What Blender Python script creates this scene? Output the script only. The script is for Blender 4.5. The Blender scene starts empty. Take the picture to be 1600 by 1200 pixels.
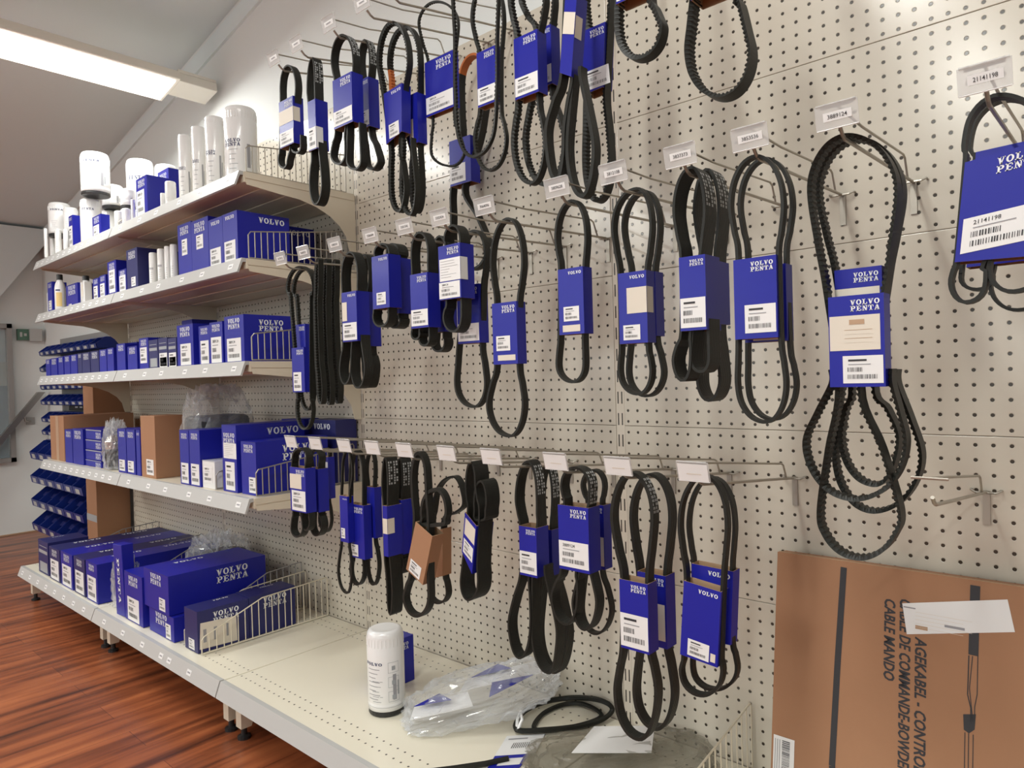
import bpy, math, random
from mathutils import Vector, Euler, Matrix, noise
SC = bpy.context.scene
# ---------------------------------------------------------------- camera, world, exposure
cam_d = bpy.data.cameras.new('camera'); cam = bpy.data.objects.new('camera', cam_d); SC.collection.objects.link(cam)
YAW, PIT, ROL, FPX = .8398, -.0098, .0286, 1091.96
Fv = Vector((-math.cos(YAW)*math.cos(PIT), math.sin(YAW)*math.cos(PIT), math.sin(PIT)))
Rv = Vector((math.sin(YAW), math.cos(YAW), 0)); Uv = Rv.cross(Fv)
R2 = Rv*math.cos(ROL)-Uv*math.sin(ROL); U2 = Uv*math.cos(ROL)+Rv*math.sin(ROL)
m3 = Matrix((R2, U2, -Fv)).transposed(); cam.matrix_world = Matrix.Translation((0, -1.3804, .98)) @ m3.to_4x4()
cam_d.sensor_width = 36; cam_d.lens = 36*FPX/1600; cam_d.clip_start = .02; cam_d.clip_end = 60
SC.camera = cam
w = bpy.data.worlds.new('world'); SC.world = w; w.use_nodes = True
w.node_tree.nodes['Background'].inputs[0].default_value = (.8, .85, 1, 1); w.node_tree.nodes['Background'].inputs[1].default_value = .3
SC.view_settings.view_transform = 'Standard'; SC.view_settings.look = 'None'; SC.view_settings.gamma = 1; SC.view_settings.use_curve_mapping = False
SC.view_settings.exposure = 0.0
SC.cycles.use_denoising = True; SC.cycles.max_bounces = 6; SC.cycles.diffuse_bounces = 4; SC.cycles.glossy_bounces = 3; SC.cycles.transparent_max_bounces = 12; SC.cycles.caustics_reflective = False; SC.cycles.caustics_refractive = False
SC.cycles.sample_clamp_indirect = 4
LAMP_POWER = 31.0      # ceiling lamps
FILL_POWER = 38.0       # fill lights at the openings added behind the camera
ORD = ['', 'first', 'second', 'third', 'fourth', 'fifth', 'sixth', 'seventh', 'eighth', 'ninth', 'tenth', 'eleventh', 'twelfth', 'thirteenth', 'fourteenth', 'fifteenth', 'sixteenth', 'seventeenth', 'eighteenth', 'nineteenth', 'twentieth', 'twenty-first', 'twenty-second', 'twenty-third', 'twenty-fourth', 'twenty-fifth', 'twenty-sixth', 'twenty-seventh', 'twenty-eighth', 'twenty-ninth', 'thirtieth', 'thirty-first', 'thirty-second', 'thirty-third']
# measured positions of the stock (metres)
DATA = {'B': [
{'d':0.3777,'w':0.0209,'th':0.0045,'k':'rib','s':[{'c':1,'p':[[-1.7096,1.7282],[-1.7081,1.7535],[-1.7065,1.7788],[-1.6997,1.8049],[-1.6844,1.8207],[-1.665,1.8221],[-1.6467,1.8089],[-1.6344,1.7848],[-1.631,1.7563],[-1.6352,1.7325],[-1.6401,1.7088],[-1.6686,1.6017],[-1.6764,1.5891],[-1.683,1.5761],[-1.6861,1.5666],[-1.6936,1.5608],[-1.7034,1.5602],[-1.7162,1.5658],[-1.7253,1.5754],[-1.7282,1.5865],[-1.7244,1.6003],[-1.7199,1.6139]]},{'c':0,'p':[[-1.6581,1.6177],[-1.6619,1.6119],[-1.6651,1.6059],[-1.6622,1.5984],[-1.6533,1.5914],[-1.641,1.5867],[-1.6302,1.5859],[-1.622,1.5889],[-1.6188,1.5948],[-1.6184,1.6013],[-1.618,1.6079]]}],'q':[[-1.7056,1.7329],[-1.6362,1.7329],[-1.6362,1.6097],[-1.7056,1.6097]],'logo':'VP','labs':[[0,1,0.22,0.52,'w'],[0,0.98,0.68,0.98,'b']],'col':'blue','sd':0.0309,'l':'short ribbed belt in white-banded blue sleeve,top row,first hook from left','g':'drive belts on the top row of hooks'},
{'d':0.3742,'w':0.0265,'th':0.0045,'k':'rib','s':[{'c':1,'p':[[-1.5794,1.6927],[-1.5815,1.7138],[-1.583,1.7348],[-1.5775,1.7741],[-1.5672,1.8007],[-1.555,1.8077],[-1.5498,1.7951],[-1.5473,1.7647],[-1.548,1.7244],[-1.5478,1.7041],[-1.5473,1.6838],[-1.5369,1.5597],[-1.5326,1.5224],[-1.5295,1.4854],[-1.5348,1.4591],[-1.5464,1.4411],[-1.5613,1.4365],[-1.574,1.4464],[-1.5826,1.4685],[-1.5846,1.4968],[-1.5785,1.5325],[-1.5716,1.5678]]}],'q':[[-1.5726,1.6979],[-1.5379,1.6979],[-1.5379,1.5722],[-1.5726,1.5722]],'logo':None,'labs':[[0,1,0.55,0.98,'b']],'col':'blue','sd':0.0365,'m':'t','l':'narrow edge-on belt in blue sleeve,top row,second hook from left','g':'drive belts on the top row of hooks'},
{'d':0.3818,'w':0.0222,'th':0.0045,'k':'rib','s':[{'c':1,'p':[[-1.4498,1.7089],[-1.4557,1.7379],[-1.4603,1.7666],[-1.4525,1.796],[-1.4347,1.8132],[-1.412,1.8138],[-1.3906,1.7981],[-1.376,1.7704],[-1.3718,1.7381],[-1.3743,1.7126],[-1.3771,1.687],[-1.4136,1.5845],[-1.4151,1.5572],[-1.4165,1.5299],[-1.4207,1.5185],[-1.4308,1.5118],[-1.4442,1.5115],[-1.4601,1.5184],[-1.4715,1.5302],[-1.4752,1.5436],[-1.4651,1.5695],[-1.4532,1.5946]]},{'c':0,'p':[[-1.4059,1.5825],[-1.4091,1.5481],[-1.4121,1.5135],[-1.4085,1.5019],[-1.3976,1.4917],[-1.3824,1.4855],[-1.3696,1.4855],[-1.3601,1.4911],[-1.3562,1.5007],[-1.3567,1.5354],[-1.3577,1.5702]]}],'q':[[-1.4491,1.7121],[-1.3713,1.7121],[-1.3713,1.5942],[-1.4491,1.5942]],'logo':'VP','labs':[[0.02,0.98,0.66,0.96,'b']],'col':'blue','sd':0.0322,'m':'t','l':'white-printed wide belt in big blue sleeve,top row,third hook from left,front','g':'drive belts on the top row of hooks'},
{'d':0.3162,'w':0.0215,'th':0.0045,'k':'rib','s':[{'c':1,'p':[[-1.433,1.723],[-1.4359,1.7517],[-1.4381,1.7802],[-1.4336,1.805],[-1.424,1.8209],[-1.412,1.8238],[-1.4021,1.8135],[-1.3955,1.7924],[-1.3941,1.7661],[-1.3978,1.7398],[-1.4019,1.7137],[-1.4051,1.5982],[-1.3872,1.5592],[-1.3731,1.5216],[-1.3774,1.5101],[-1.388,1.5033],[-1.4021,1.5031],[-1.4161,1.5095],[-1.4261,1.521],[-1.4294,1.5345],[-1.4335,1.5705],[-1.4389,1.6069]]}],'q':[[-1.4326,1.7265],[-1.3939,1.7265],[-1.3939,1.6059],[-1.4326,1.6059]],'logo':'VP','labs':[[0.02,0.98,0.66,0.96,'b']],'col':'blue','sd':0.0315,'m':'t','l':'black belt in slim blue sleeve,top row,third hook from left,behind','g':'drive belts on the top row of hooks'},
{'d':0.334,'w':0.0172,'th':0.008,'k':'cog','s':[{'c':1,'p':[[-1.3254,1.6628],[-1.3342,1.7033],[-1.3411,1.7434],[-1.3314,1.7857],[-1.3096,1.8112],[-1.282,1.8134],[-1.2561,1.7923],[-1.2385,1.7541],[-1.2336,1.7088],[-1.2424,1.6751],[-1.2528,1.6416],[-1.2723,1.5243],[-1.2643,1.4766],[-1.2582,1.4295],[-1.2623,1.4015],[-1.2709,1.382],[-1.2817,1.3762],[-1.2966,1.3867],[-1.3068,1.4101],[-1.3096,1.44],[-1.3073,1.4862],[-1.3051,1.5323]]},{'c':0,'p':[[-1.2631,1.5221],[-1.2678,1.4774],[-1.272,1.4323],[-1.2692,1.3991],[-1.2585,1.3733],[-1.243,1.3619],[-1.2336,1.3688],[-1.226,1.3909],[-1.2221,1.4222],[-1.2261,1.4681],[-1.2314,1.5144]]}],'q':[[-1.3133,1.6551],[-1.247,1.6607],[-1.2521,1.5523],[-1.3095,1.5354]],'logo':'V','labs':[[0.2,0.75,0.66,0.93,'b']],'col':'blue','sd':0.0272,'l':'cogged belt with orange band,blue sleeve,top row,fourth hook from left,front','g':'drive belts on the top row of hooks'},
{'d':0.2958,'w':0.0178,'th':0.008,'k':'cog','s':[{'c':1,'p':[[-1.3372,1.6693],[-1.3433,1.7136],[-1.3478,1.7577],[-1.3374,1.7952],[-1.3131,1.8166],[-1.282,1.8165],[-1.2595,1.7979],[-1.2442,1.7637],[-1.2399,1.7229],[-1.2418,1.6826],[-1.2436,1.6423],[-1.2489,1.5273],[-1.2472,1.4807],[-1.2463,1.4341],[-1.25,1.405],[-1.2577,1.3845],[-1.2672,1.3781],[-1.2738,1.3874],[-1.2779,1.4103],[-1.2784,1.4407],[-1.2772,1.4873],[-1.2764,1.534]]}],'q':[[-1.2709,1.649],[-1.239,1.649],[-1.239,1.533],[-1.2709,1.533]],'logo':None,'labs':[[0.1,0.5,0.5,0.9,'w']],'col':'blue','sd':0.0278,'ob':[-1.3639,-1.3125,1.6774,1.7363],'l':'cogged belt in slim blue sleeve,top row,fourth hook from left,behind','g':'drive belts on the top row of hooks'},
{'d':0.2758,'w':0.008,'th':0.005,'k':'cog','s':[{'c':1,'p':[[-1.2269,1.7191],[-1.2434,1.7701],[-1.2566,1.8205],[-1.2466,1.8439],[-1.222,1.8545],[-1.19,1.8495],[-1.1563,1.8298],[-1.1328,1.8021],[-1.1251,1.7736],[-1.1325,1.7326],[-1.1411,1.6916],[-1.1463,1.5706],[-1.1308,1.5299],[-1.1185,1.4904],[-1.1247,1.4747],[-1.1403,1.4656],[-1.1614,1.4656],[-1.1943,1.4777],[-1.2186,1.4962],[-1.227,1.5161],[-1.2223,1.553],[-1.217,1.5896]]}],'q':[[-1.2314,1.7192],[-1.137,1.7192],[-1.137,1.5925],[-1.2314,1.5925]],'logo':'VP','labs':[[0.02,0.98,0.66,0.96,'b']],'col':'blue','sd':0.018,'l':'thin cogged belt,blue sleeve with large barcode,top row,fifth hook from left','g':'drive belts on the top row of hooks'},
{'d':0.06,'w':0.0243,'th':0.006,'k':'rib','s':[{'c':1,'p':[[-1.3482,1.6184],[-1.3476,1.6954],[-1.3466,1.7721],[-1.3371,1.8084],[-1.3148,1.8298],[-1.286,1.8308],[-1.2632,1.8131],[-1.2475,1.7802],[-1.243,1.7409],[-1.2614,1.6718],[-1.2835,1.6025],[-1.3437,1.4906],[-1.2964,1.4087],[-1.2595,1.3307],[-1.2685,1.2986],[-1.2909,1.277],[-1.321,1.2717],[-1.3585,1.2856],[-1.3857,1.3146],[-1.3947,1.3508],[-1.3915,1.4253],[-1.3883,1.4996]]}],'q':[[-1.3839,1.6228],[-1.3033,1.6228],[-1.3033,1.5008],[-1.3839,1.5008]],'logo':None,'labs':[[0,0.75,0.55,0.95,'b']],'col':'blue','sd':0.0343,'ob':[-1.343,-1.2592,1.7955,1.8564],'l':'long belt in blue sleeve near the panel,top row,fourth hook from left,rearmost','g':'drive belts on the top row of hooks'},
{'d':0.39,'w':0.0091,'th':0.006,'k':'cog','s':[{'c':1,'p':[[-1.0192,1.667],[-1.0203,1.7124],[-1.0209,1.7577],[-1.0107,1.7857],[-0.9859,1.7989],[-0.9538,1.794],[-0.9251,1.7738],[-0.9051,1.7434],[-0.8988,1.7105],[-0.902,1.6693],[-0.9054,1.6279],[-0.9083,1.5557],[-0.9116,1.52],[-0.9145,1.4841],[-0.9239,1.4472],[-0.947,1.4238],[-0.9781,1.4204],[-1.0011,1.4366],[-1.0173,1.4707],[-1.022,1.5132],[-1.022,1.5519],[-1.0224,1.5907]]}],'l':'long bare thin cogged belt,top row,sixth hook from left,front','g':'drive belts on the top row of hooks'},
{'d':0.3198,'w':0.0117,'th':0.006,'k':'cog','s':[{'c':1,'p':[[-1.0183,1.6505],[-1.029,1.6942],[-1.0375,1.7375],[-1.0298,1.7749],[-1.0123,1.7974],[-0.99,1.7992],[-0.969,1.7804],[-0.9546,1.7463],[-0.9505,1.706],[-0.9551,1.6689],[-0.9605,1.6317],[-0.9645,1.5289],[-0.9579,1.4978],[-0.9527,1.4672],[-0.9601,1.4365],[-0.9779,1.4167],[-1.0018,1.4131],[-1.0218,1.4264],[-1.0359,1.4543],[-1.0401,1.489],[-1.0321,1.5173],[-1.0226,1.5449]]}],'q':[[-1.0197,1.6577],[-0.9671,1.6577],[-0.9671,1.5443],[-1.0197,1.5443]],'logo':'VP','labs':[[0.02,0.98,0.66,0.96,'b']],'col':'blue','sd':0.0217,'l':'thin cogged belt in blue sleeve,top row,sixth hook from left,behind','g':'drive belts on the top row of hooks'},
{'d':0.35,'w':0.0174,'th':0.008,'k':'cog','s':[{'c':1,'p':[[-0.8884,1.6332],[-0.8969,1.6745],[-0.9036,1.7155],[-0.8964,1.7437],[-0.8794,1.7594],[-0.8575,1.7587],[-0.8374,1.7424],[-0.8235,1.7149],[-0.8192,1.6834],[-0.8275,1.6495],[-0.8373,1.6157],[-0.8415,1.5013],[-0.8343,1.4619],[-0.8287,1.4232],[-0.8345,1.3854],[-0.8476,1.3595],[-0.8646,1.3525],[-0.8861,1.3677],[-0.9012,1.4006],[-0.9057,1.4422],[-0.899,1.4791],[-0.8912,1.5154]]}],'q':[[-0.8898,1.6323],[-0.831,1.6323],[-0.831,1.5152],[-0.8898,1.5152]],'logo':'VP','labs':[[0.02,0.98,0.66,0.96,'b']],'col':'blue','sd':0.0274,'l':'thick cogged belt in wide blue sleeve,top row,seventh hook from left,front','g':'drive belts on the top row of hooks'},
{'d':0.2995,'w':0.0184,'th':0.008,'k':'cog','s':[{'c':1,'p':[[-0.8811,1.663],[-0.9017,1.7021],[-0.9187,1.7404],[-0.9111,1.7696],[-0.8932,1.7857],[-0.87,1.7847],[-0.8527,1.7693],[-0.8407,1.7418],[-0.8372,1.7095],[-0.8411,1.68],[-0.8457,1.6506],[-0.8497,1.5399],[-0.834,1.4889],[-0.8216,1.4393],[-0.829,1.3961],[-0.8463,1.3666],[-0.8692,1.3591],[-0.895,1.3769],[-0.9133,1.4152],[-0.9188,1.4636],[-0.9079,1.509],[-0.8951,1.5533]]}],'q':[[-0.8745,1.6618],[-0.8378,1.6618],[-0.8378,1.5473],[-0.8745,1.5473]],'logo':'VP','labs':[[0.02,0.98,0.66,0.96,'b']],'col':'blue','sd':0.0284,'l':'thick cogged belt in wide blue sleeve,top row,seventh hook from left,behind','g':'drive belts on the top row of hooks'},
{'d':0.36,'w':0.0216,'th':0.007,'k':'rib','s':[{'c':1,'p':[[-0.7608,1.6689],[-0.7618,1.6866],[-0.7625,1.7041],[-0.7596,1.7201],[-0.7529,1.7299],[-0.7443,1.7309],[-0.736,1.7228],[-0.7303,1.708],[-0.7287,1.6904],[-0.7317,1.6747],[-0.7354,1.6591],[-0.7501,1.5207],[-0.762,1.476],[-0.7721,1.4302],[-0.7761,1.3835],[-0.7838,1.3502],[-0.7931,1.3393],[-0.8046,1.3547],[-0.8122,1.3919],[-0.8137,1.4409],[-0.7957,1.4856],[-0.7746,1.5283]]},{'c':0,'p':[[-0.7503,1.5162],[-0.7594,1.4585],[-0.7673,1.4],[-0.7645,1.3525],[-0.7536,1.316],[-0.7378,1.3004],[-0.7248,1.3102],[-0.7146,1.3415],[-0.7098,1.386],[-0.7202,1.4477],[-0.7334,1.511]]}],'q':[[-0.7551,1.6629],[-0.7298,1.6532],[-0.7473,1.5141],[-0.7729,1.5289]],'logo':None,'labs':[[0,1,0.22,0.5,'w']],'col':'blue','sd':0.0316,'l':'twisted grey belt in white-taped blue sleeve,top row,eighth hook from left,front','g':'drive belts on the top row of hooks'},
{'d':0.2573,'w':0.0221,'th':0.009,'k':'cog','s':[{'c':1,'p':[[-0.785,1.6317],[-0.7887,1.6701],[-0.7915,1.7082],[-0.7857,1.743],[-0.7722,1.7645],[-0.755,1.7672],[-0.7445,1.7531],[-0.7374,1.7238],[-0.7357,1.687],[-0.7395,1.6523],[-0.7438,1.6176],[-0.7531,1.5137],[-0.7487,1.4505],[-0.7455,1.3878],[-0.7506,1.3512],[-0.7622,1.3258],[-0.7773,1.3185],[-0.7905,1.3313],[-0.7996,1.3614],[-0.802,1.4007],[-0.7985,1.4634],[-0.7947,1.5258]]}],'q':[[-0.8015,1.646],[-0.7401,1.6463],[-0.7499,1.5263],[-0.7918,1.5239]],'logo':'VP','labs':[[0.02,0.98,0.66,0.96,'b']],'col':'blue','sd':0.0321,'l':'cogged belt in tilted blue sleeve,top row,eighth hook from left,behind','g':'drive belts on the top row of hooks'},
{'d':0.33,'w':0.0236,'th':0.01,'k':'cog','s':[{'c':1,'p':[[-0.6696,1.6342],[-0.6685,1.6672],[-0.6675,1.7002],[-0.6622,1.7202],[-0.6494,1.7308],[-0.6328,1.7294],[-0.6192,1.7176],[-0.6098,1.6977],[-0.6068,1.675],[-0.6078,1.6431],[-0.6088,1.6112],[-0.6018,1.5978],[-0.5943,1.5789],[-0.5883,1.5608],[-0.595,1.5375],[-0.6121,1.5243],[-0.6353,1.5249],[-0.6542,1.5382],[-0.6679,1.5623],[-0.6723,1.5906],[-0.6718,1.6072],[-0.6712,1.6237]]}],'q':[[-0.6685,1.71],[-0.6018,1.71],[-0.6018,1.6244],[-0.6685,1.6244]],'logo':'VP','labs':[[0.02,0.98,0.66,0.96,'b']],'col':'blue','sd':0.0336,'l':'double cogged belt hanging high left of the lone cogged loop','g':'drive belts on the top row of hooks'},
{'d':0.3,'w':0.0321,'th':0.008,'k':'cog','s':[{'c':1,'p':[[-0.5444,1.5981],[-0.5435,1.6295],[-0.5426,1.6609],[-0.5374,1.6798],[-0.5245,1.6896],[-0.5077,1.6877],[-0.4888,1.6739],[-0.4755,1.6533],[-0.4711,1.6311],[-0.4719,1.601],[-0.4727,1.5709],[-0.4674,1.5689],[-0.4581,1.5261],[-0.4508,1.4844],[-0.4583,1.4516],[-0.4775,1.4314],[-0.5037,1.4294],[-0.5302,1.447],[-0.5496,1.48],[-0.556,1.5193],[-0.5506,1.559],[-0.5444,1.5981]]}],'q':[[-0.5423,1.6801],[-0.4741,1.6801],[-0.4741,1.5946],[-0.5423,1.5946]],'logo':'VP','labs':[[0.02,0.98,0.66,0.96,'b']],'col':'blue','sd':0.0421,'l':'lone big cogged belt loop hanging high,second from right at frame top','g':'drive belts on the top row of hooks'},
{'d':0.3623,'w':0.0134,'th':0.006,'k':'cog','s':[{'c':1,'p':[[-1.7185,1.2051],[-1.7264,1.2233],[-1.7328,1.2415],[-1.7218,1.2691],[-1.6957,1.2869],[-1.662,1.2902],[-1.633,1.2791],[-1.613,1.2564],[-1.6069,1.2281],[-1.6132,1.212],[-1.6209,1.1959],[-1.6345,0.9569],[-1.6308,0.9332],[-1.628,0.9095],[-1.6344,0.884],[-1.649,0.865],[-1.6682,0.8576],[-1.6869,0.8641],[-1.6998,0.8828],[-1.7035,0.9088],[-1.7006,0.9331],[-1.6974,0.9574]]}],'q':[[-1.7063,1.0755],[-1.6462,1.0755],[-1.6462,0.9559],[-1.7063,0.9559]],'logo':'VP','labs':[[0.1,0.75,0.55,0.97,'b']],'col':'blue','sd':0.0234,'l':'long cogged belt in low narrow blue sleeve,middle row,first hook from left,front','g':'drive belts on the middle row of hooks'},
{'d':0.3379,'w':0.0137,'th':0.006,'k':'cog','s':[{'c':1,'p':[[-1.7267,1.2074],[-1.7367,1.2216],[-1.7448,1.2357],[-1.7342,1.2656],[-1.7091,1.2851],[-1.6767,1.2893],[-1.6538,1.2784],[-1.6381,1.2546],[-1.6336,1.2243],[-1.6412,1.2122],[-1.6504,1.2003],[-1.6607,1.0201],[-1.6585,0.9985],[-1.6569,0.9769],[-1.663,0.9425],[-1.676,0.9171],[-1.6924,0.9076],[-1.7095,0.9168],[-1.721,0.9426],[-1.7238,0.9779],[-1.721,0.9999],[-1.7179,1.0219]]}],'q':[[-1.7272,1.1403],[-1.6759,1.1403],[-1.6759,1.0189],[-1.7272,1.0189]],'logo':'VP','labs':[],'col':'blue','sd':0.0237,'l':'long cogged belt in narrow blue sleeve,middle row,first hook from left,behind','g':'drive belts on the middle row of hooks'},
{'d':0.3778,'w':0.016,'th':0.007,'k':'cog','s':[{'c':1,'p':[[-1.5764,1.1744],[-1.5729,1.2069],[-1.5698,1.2394],[-1.5662,1.2676],[-1.5597,1.2877],[-1.552,1.2944],[-1.5524,1.2868],[-1.5536,1.2661],[-1.5552,1.2377],[-1.5583,1.2054],[-1.5617,1.1731],[-1.5603,1.0421],[-1.5559,1.0051],[-1.5527,0.9683],[-1.5547,0.9479],[-1.5576,0.9329],[-1.5608,0.9274],[-1.5679,0.9329],[-1.5724,0.9479],[-1.5732,0.9685],[-1.5751,1.0056],[-1.5779,1.0428]]}],'l':'long bare belt,middle row,second hook from left,outermost of three','g':'drive belts on the middle row of hooks'},
{'d':0.3507,'w':0.0164,'th':0.007,'k':'cog','s':[{'c':1,'p':[[-1.58,1.1762],[-1.5766,1.2091],[-1.5734,1.242],[-1.5699,1.2698],[-1.5635,1.2896],[-1.5558,1.2961],[-1.5562,1.2886],[-1.5573,1.2683],[-1.5589,1.2404],[-1.562,1.2077],[-1.5654,1.1749],[-1.5639,1.0422],[-1.5596,1.0048],[-1.5564,0.9675],[-1.5583,0.946],[-1.5613,0.9302],[-1.5645,0.9245],[-1.5715,0.9302],[-1.576,0.9461],[-1.5768,0.9678],[-1.5787,1.0053],[-1.5815,1.0429]]}],'l':'long bare belt,middle row,second hook from left,middle one of three','g':'drive belts on the middle row of hooks'},
{'d':0.3234,'w':0.0168,'th':0.007,'k':'cog','s':[{'c':1,'p':[[-1.5833,1.178],[-1.5799,1.2113],[-1.5767,1.2446],[-1.5733,1.2719],[-1.5668,1.2914],[-1.5592,1.2978],[-1.5596,1.2904],[-1.5607,1.2704],[-1.5622,1.243],[-1.5653,1.2099],[-1.5687,1.1767],[-1.5672,1.0424],[-1.5628,1.0045],[-1.5596,0.9667],[-1.5615,0.9466],[-1.5644,0.9319],[-1.5676,0.9265],[-1.5746,0.9319],[-1.5792,0.9467],[-1.58,0.967],[-1.5819,1.005],[-1.5847,1.0431]]}],'l':'long bare belt,middle row,second hook from left,innermost of three','g':'drive belts on the middle row of hooks'},
{'d':0.3762,'w':0.028,'th':0.0045,'k':'rib','s':[{'c':1,'p':[[-1.4536,1.1872],[-1.4536,1.2147],[-1.4533,1.2421],[-1.4472,1.2695],[-1.4335,1.2883],[-1.416,1.2933],[-1.4008,1.2838],[-1.3906,1.2622],[-1.3879,1.2343],[-1.3904,1.2078],[-1.3932,1.1813],[-1.4196,1.0738],[-1.4241,1.0437],[-1.428,1.0135],[-1.4322,0.9941],[-1.4417,0.98],[-1.4541,0.9749],[-1.4646,0.9804],[-1.4718,0.995],[-1.4736,1.0149],[-1.4659,1.0455],[-1.4568,1.0758]]},{'c':0,'p':[[-1.4196,1.0738],[-1.4241,1.0437],[-1.428,1.0135],[-1.4258,0.9893],[-1.4171,0.9715],[-1.4044,0.965],[-1.3899,0.9712],[-1.3788,0.9884],[-1.3738,1.0119],[-1.378,1.0418],[-1.3835,1.0718]]}],'q':[[-1.4472,1.1972],[-1.3871,1.1972],[-1.3871,1.0771],[-1.4472,1.0771]],'logo':'V','labs':[[0.02,0.35,0.2,0.58,'w'],[0.04,0.98,0.62,0.97,'b']],'col':'blue','sd':0.038,'l':'wide ribbed belt in blue sleeve with two labels,middle row,third hook from left,front','g':'drive belts on the middle row of hooks'},
{'d':0.335,'w':0.0271,'th':0.0045,'k':'rib','s':[{'c':1,'p':[[-1.4424,1.1888],[-1.441,1.2165],[-1.4395,1.2441],[-1.4354,1.269],[-1.4268,1.2864],[-1.416,1.2917],[-1.406,1.2836],[-1.3994,1.2644],[-1.3979,1.2392],[-1.4027,1.2124],[-1.4084,1.1855],[-1.4121,1.0599],[-1.4046,1.0399],[-1.3986,1.0201],[-1.4024,0.9927],[-1.41,0.9727],[-1.4195,0.9654],[-1.4283,0.973],[-1.434,0.9934],[-1.435,1.0213],[-1.4388,1.0413],[-1.4436,1.0614]]}],'q':[[-1.431,1.1985],[-1.3973,1.1985],[-1.3973,1.0659],[-1.431,1.0659]],'logo':None,'labs':[],'col':'blue','sd':0.0371,'l':'wide ribbed belt in blue sleeve,middle row,third hook from left,behind','g':'drive belts on the middle row of hooks'},
{'d':0.3853,'w':0.0257,'th':0.0045,'k':'rib','s':[{'c':1,'p':[[-1.307,1.2608],[-1.308,1.2683],[-1.3087,1.2757],[-1.304,1.2854],[-1.2924,1.2912],[-1.277,1.2917],[-1.2655,1.2872],[-1.2575,1.2787],[-1.2549,1.2682],[-1.2563,1.2612],[-1.2579,1.2542],[-1.2633,1.142],[-1.2637,1.1334],[-1.2641,1.1247],[-1.2687,1.1142],[-1.2802,1.107],[-1.2956,1.1052],[-1.3086,1.109],[-1.3179,1.1178],[-1.3209,1.1292],[-1.3193,1.138],[-1.3176,1.1467]]}],'q':[[-1.3111,1.2653],[-1.2503,1.2653],[-1.2503,1.145],[-1.3111,1.145]],'logo':'V','labs':[[0.25,0.8,0.7,0.93,'b']],'col':'blue','sd':0.0357,'l':'short wide belt in tall blue sleeve,middle row,fourth hook from left,front','g':'drive belts on the middle row of hooks'},
{'d':0.3486,'w':0.0305,'th':0.0045,'k':'rib','s':[{'c':1,'p':[[-1.3043,1.2643],[-1.3078,1.2723],[-1.3107,1.2802],[-1.3073,1.2902],[-1.2991,1.2967],[-1.2884,1.2979],[-1.2768,1.2934],[-1.2687,1.2846],[-1.2661,1.2739],[-1.2685,1.2669],[-1.2714,1.2599],[-1.2729,1.1315],[-1.2706,1.1254],[-1.2688,1.1193],[-1.272,1.1107],[-1.28,1.1048],[-1.2906,1.1031],[-1.3012,1.1062],[-1.3087,1.1134],[-1.3111,1.1226],[-1.3098,1.1285],[-1.3082,1.1343]]}],'q':[[-1.304,1.2624],[-1.262,1.2624],[-1.262,1.1343],[-1.304,1.1343]],'logo':None,'labs':[],'col':'blue','sd':0.0405,'l':'short wide belt in blue sleeve,middle row,fourth hook from left,behind','g':'drive belts on the middle row of hooks'},
{'d':0.3766,'w':0.0259,'th':0.0045,'k':'rib','s':[{'c':1,'p':[[-1.1879,1.2106],[-1.1879,1.2352],[-1.1877,1.2598],[-1.183,1.2816],[-1.172,1.2963],[-1.158,1.3],[-1.1447,1.292],[-1.1355,1.2745],[-1.1329,1.2521],[-1.1349,1.2284],[-1.1371,1.2046],[-1.1675,1.0923],[-1.1678,1.0861],[-1.168,1.0798],[-1.1703,1.0743],[-1.1759,1.0706],[-1.1835,1.0695],[-1.1899,1.0714],[-1.1945,1.0758],[-1.196,1.0815],[-1.1947,1.0878],[-1.1932,1.0941]]},{'c':0,'p':[[-1.1696,1.0925],[-1.1713,1.0807],[-1.1728,1.0689],[-1.1708,1.0618],[-1.1649,1.0564],[-1.1565,1.0541],[-1.148,1.0555],[-1.1417,1.0602],[-1.1392,1.067],[-1.1386,1.0787],[-1.1381,1.0903]]}],'q':[[-1.1874,1.2102],[-1.1306,1.2102],[-1.1306,1.0925],[-1.1874,1.0925]],'logo':'VP','labs':[[0.02,0.98,0.66,0.96,'b']],'col':'blue','sd':0.0359,'l':'ribbed belt in blue sleeve,middle row,fifth hook from left,front','g':'drive belts on the middle row of hooks'},
{'d':0.3188,'w':0.0274,'th':0.0045,'k':'rib','s':[{'c':1,'p':[[-1.1788,1.2147],[-1.1801,1.2401],[-1.1809,1.2654],[-1.1772,1.2836],[-1.1688,1.296],[-1.158,1.2993],[-1.1477,1.2927],[-1.1407,1.2782],[-1.1387,1.2595],[-1.1417,1.2351],[-1.145,1.2107],[-1.1548,1.0834],[-1.1529,1.0726],[-1.1515,1.0618],[-1.1548,1.0519],[-1.1628,1.045],[-1.1735,1.0428],[-1.1852,1.0461],[-1.1936,1.0539],[-1.1963,1.0642],[-1.1949,1.075],[-1.1932,1.0858]]}],'q':[[-1.1833,1.2062],[-1.1411,1.2062],[-1.1411,1.0854],[-1.1833,1.0854]],'logo':None,'labs':[[0,0.4,0.1,0.4,'w']],'col':'blue','sd':0.0374,'l':'ribbed belt in plain blue sleeve,middle row,fifth hook from left,behind','g':'drive belts on the middle row of hooks'},
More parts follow.
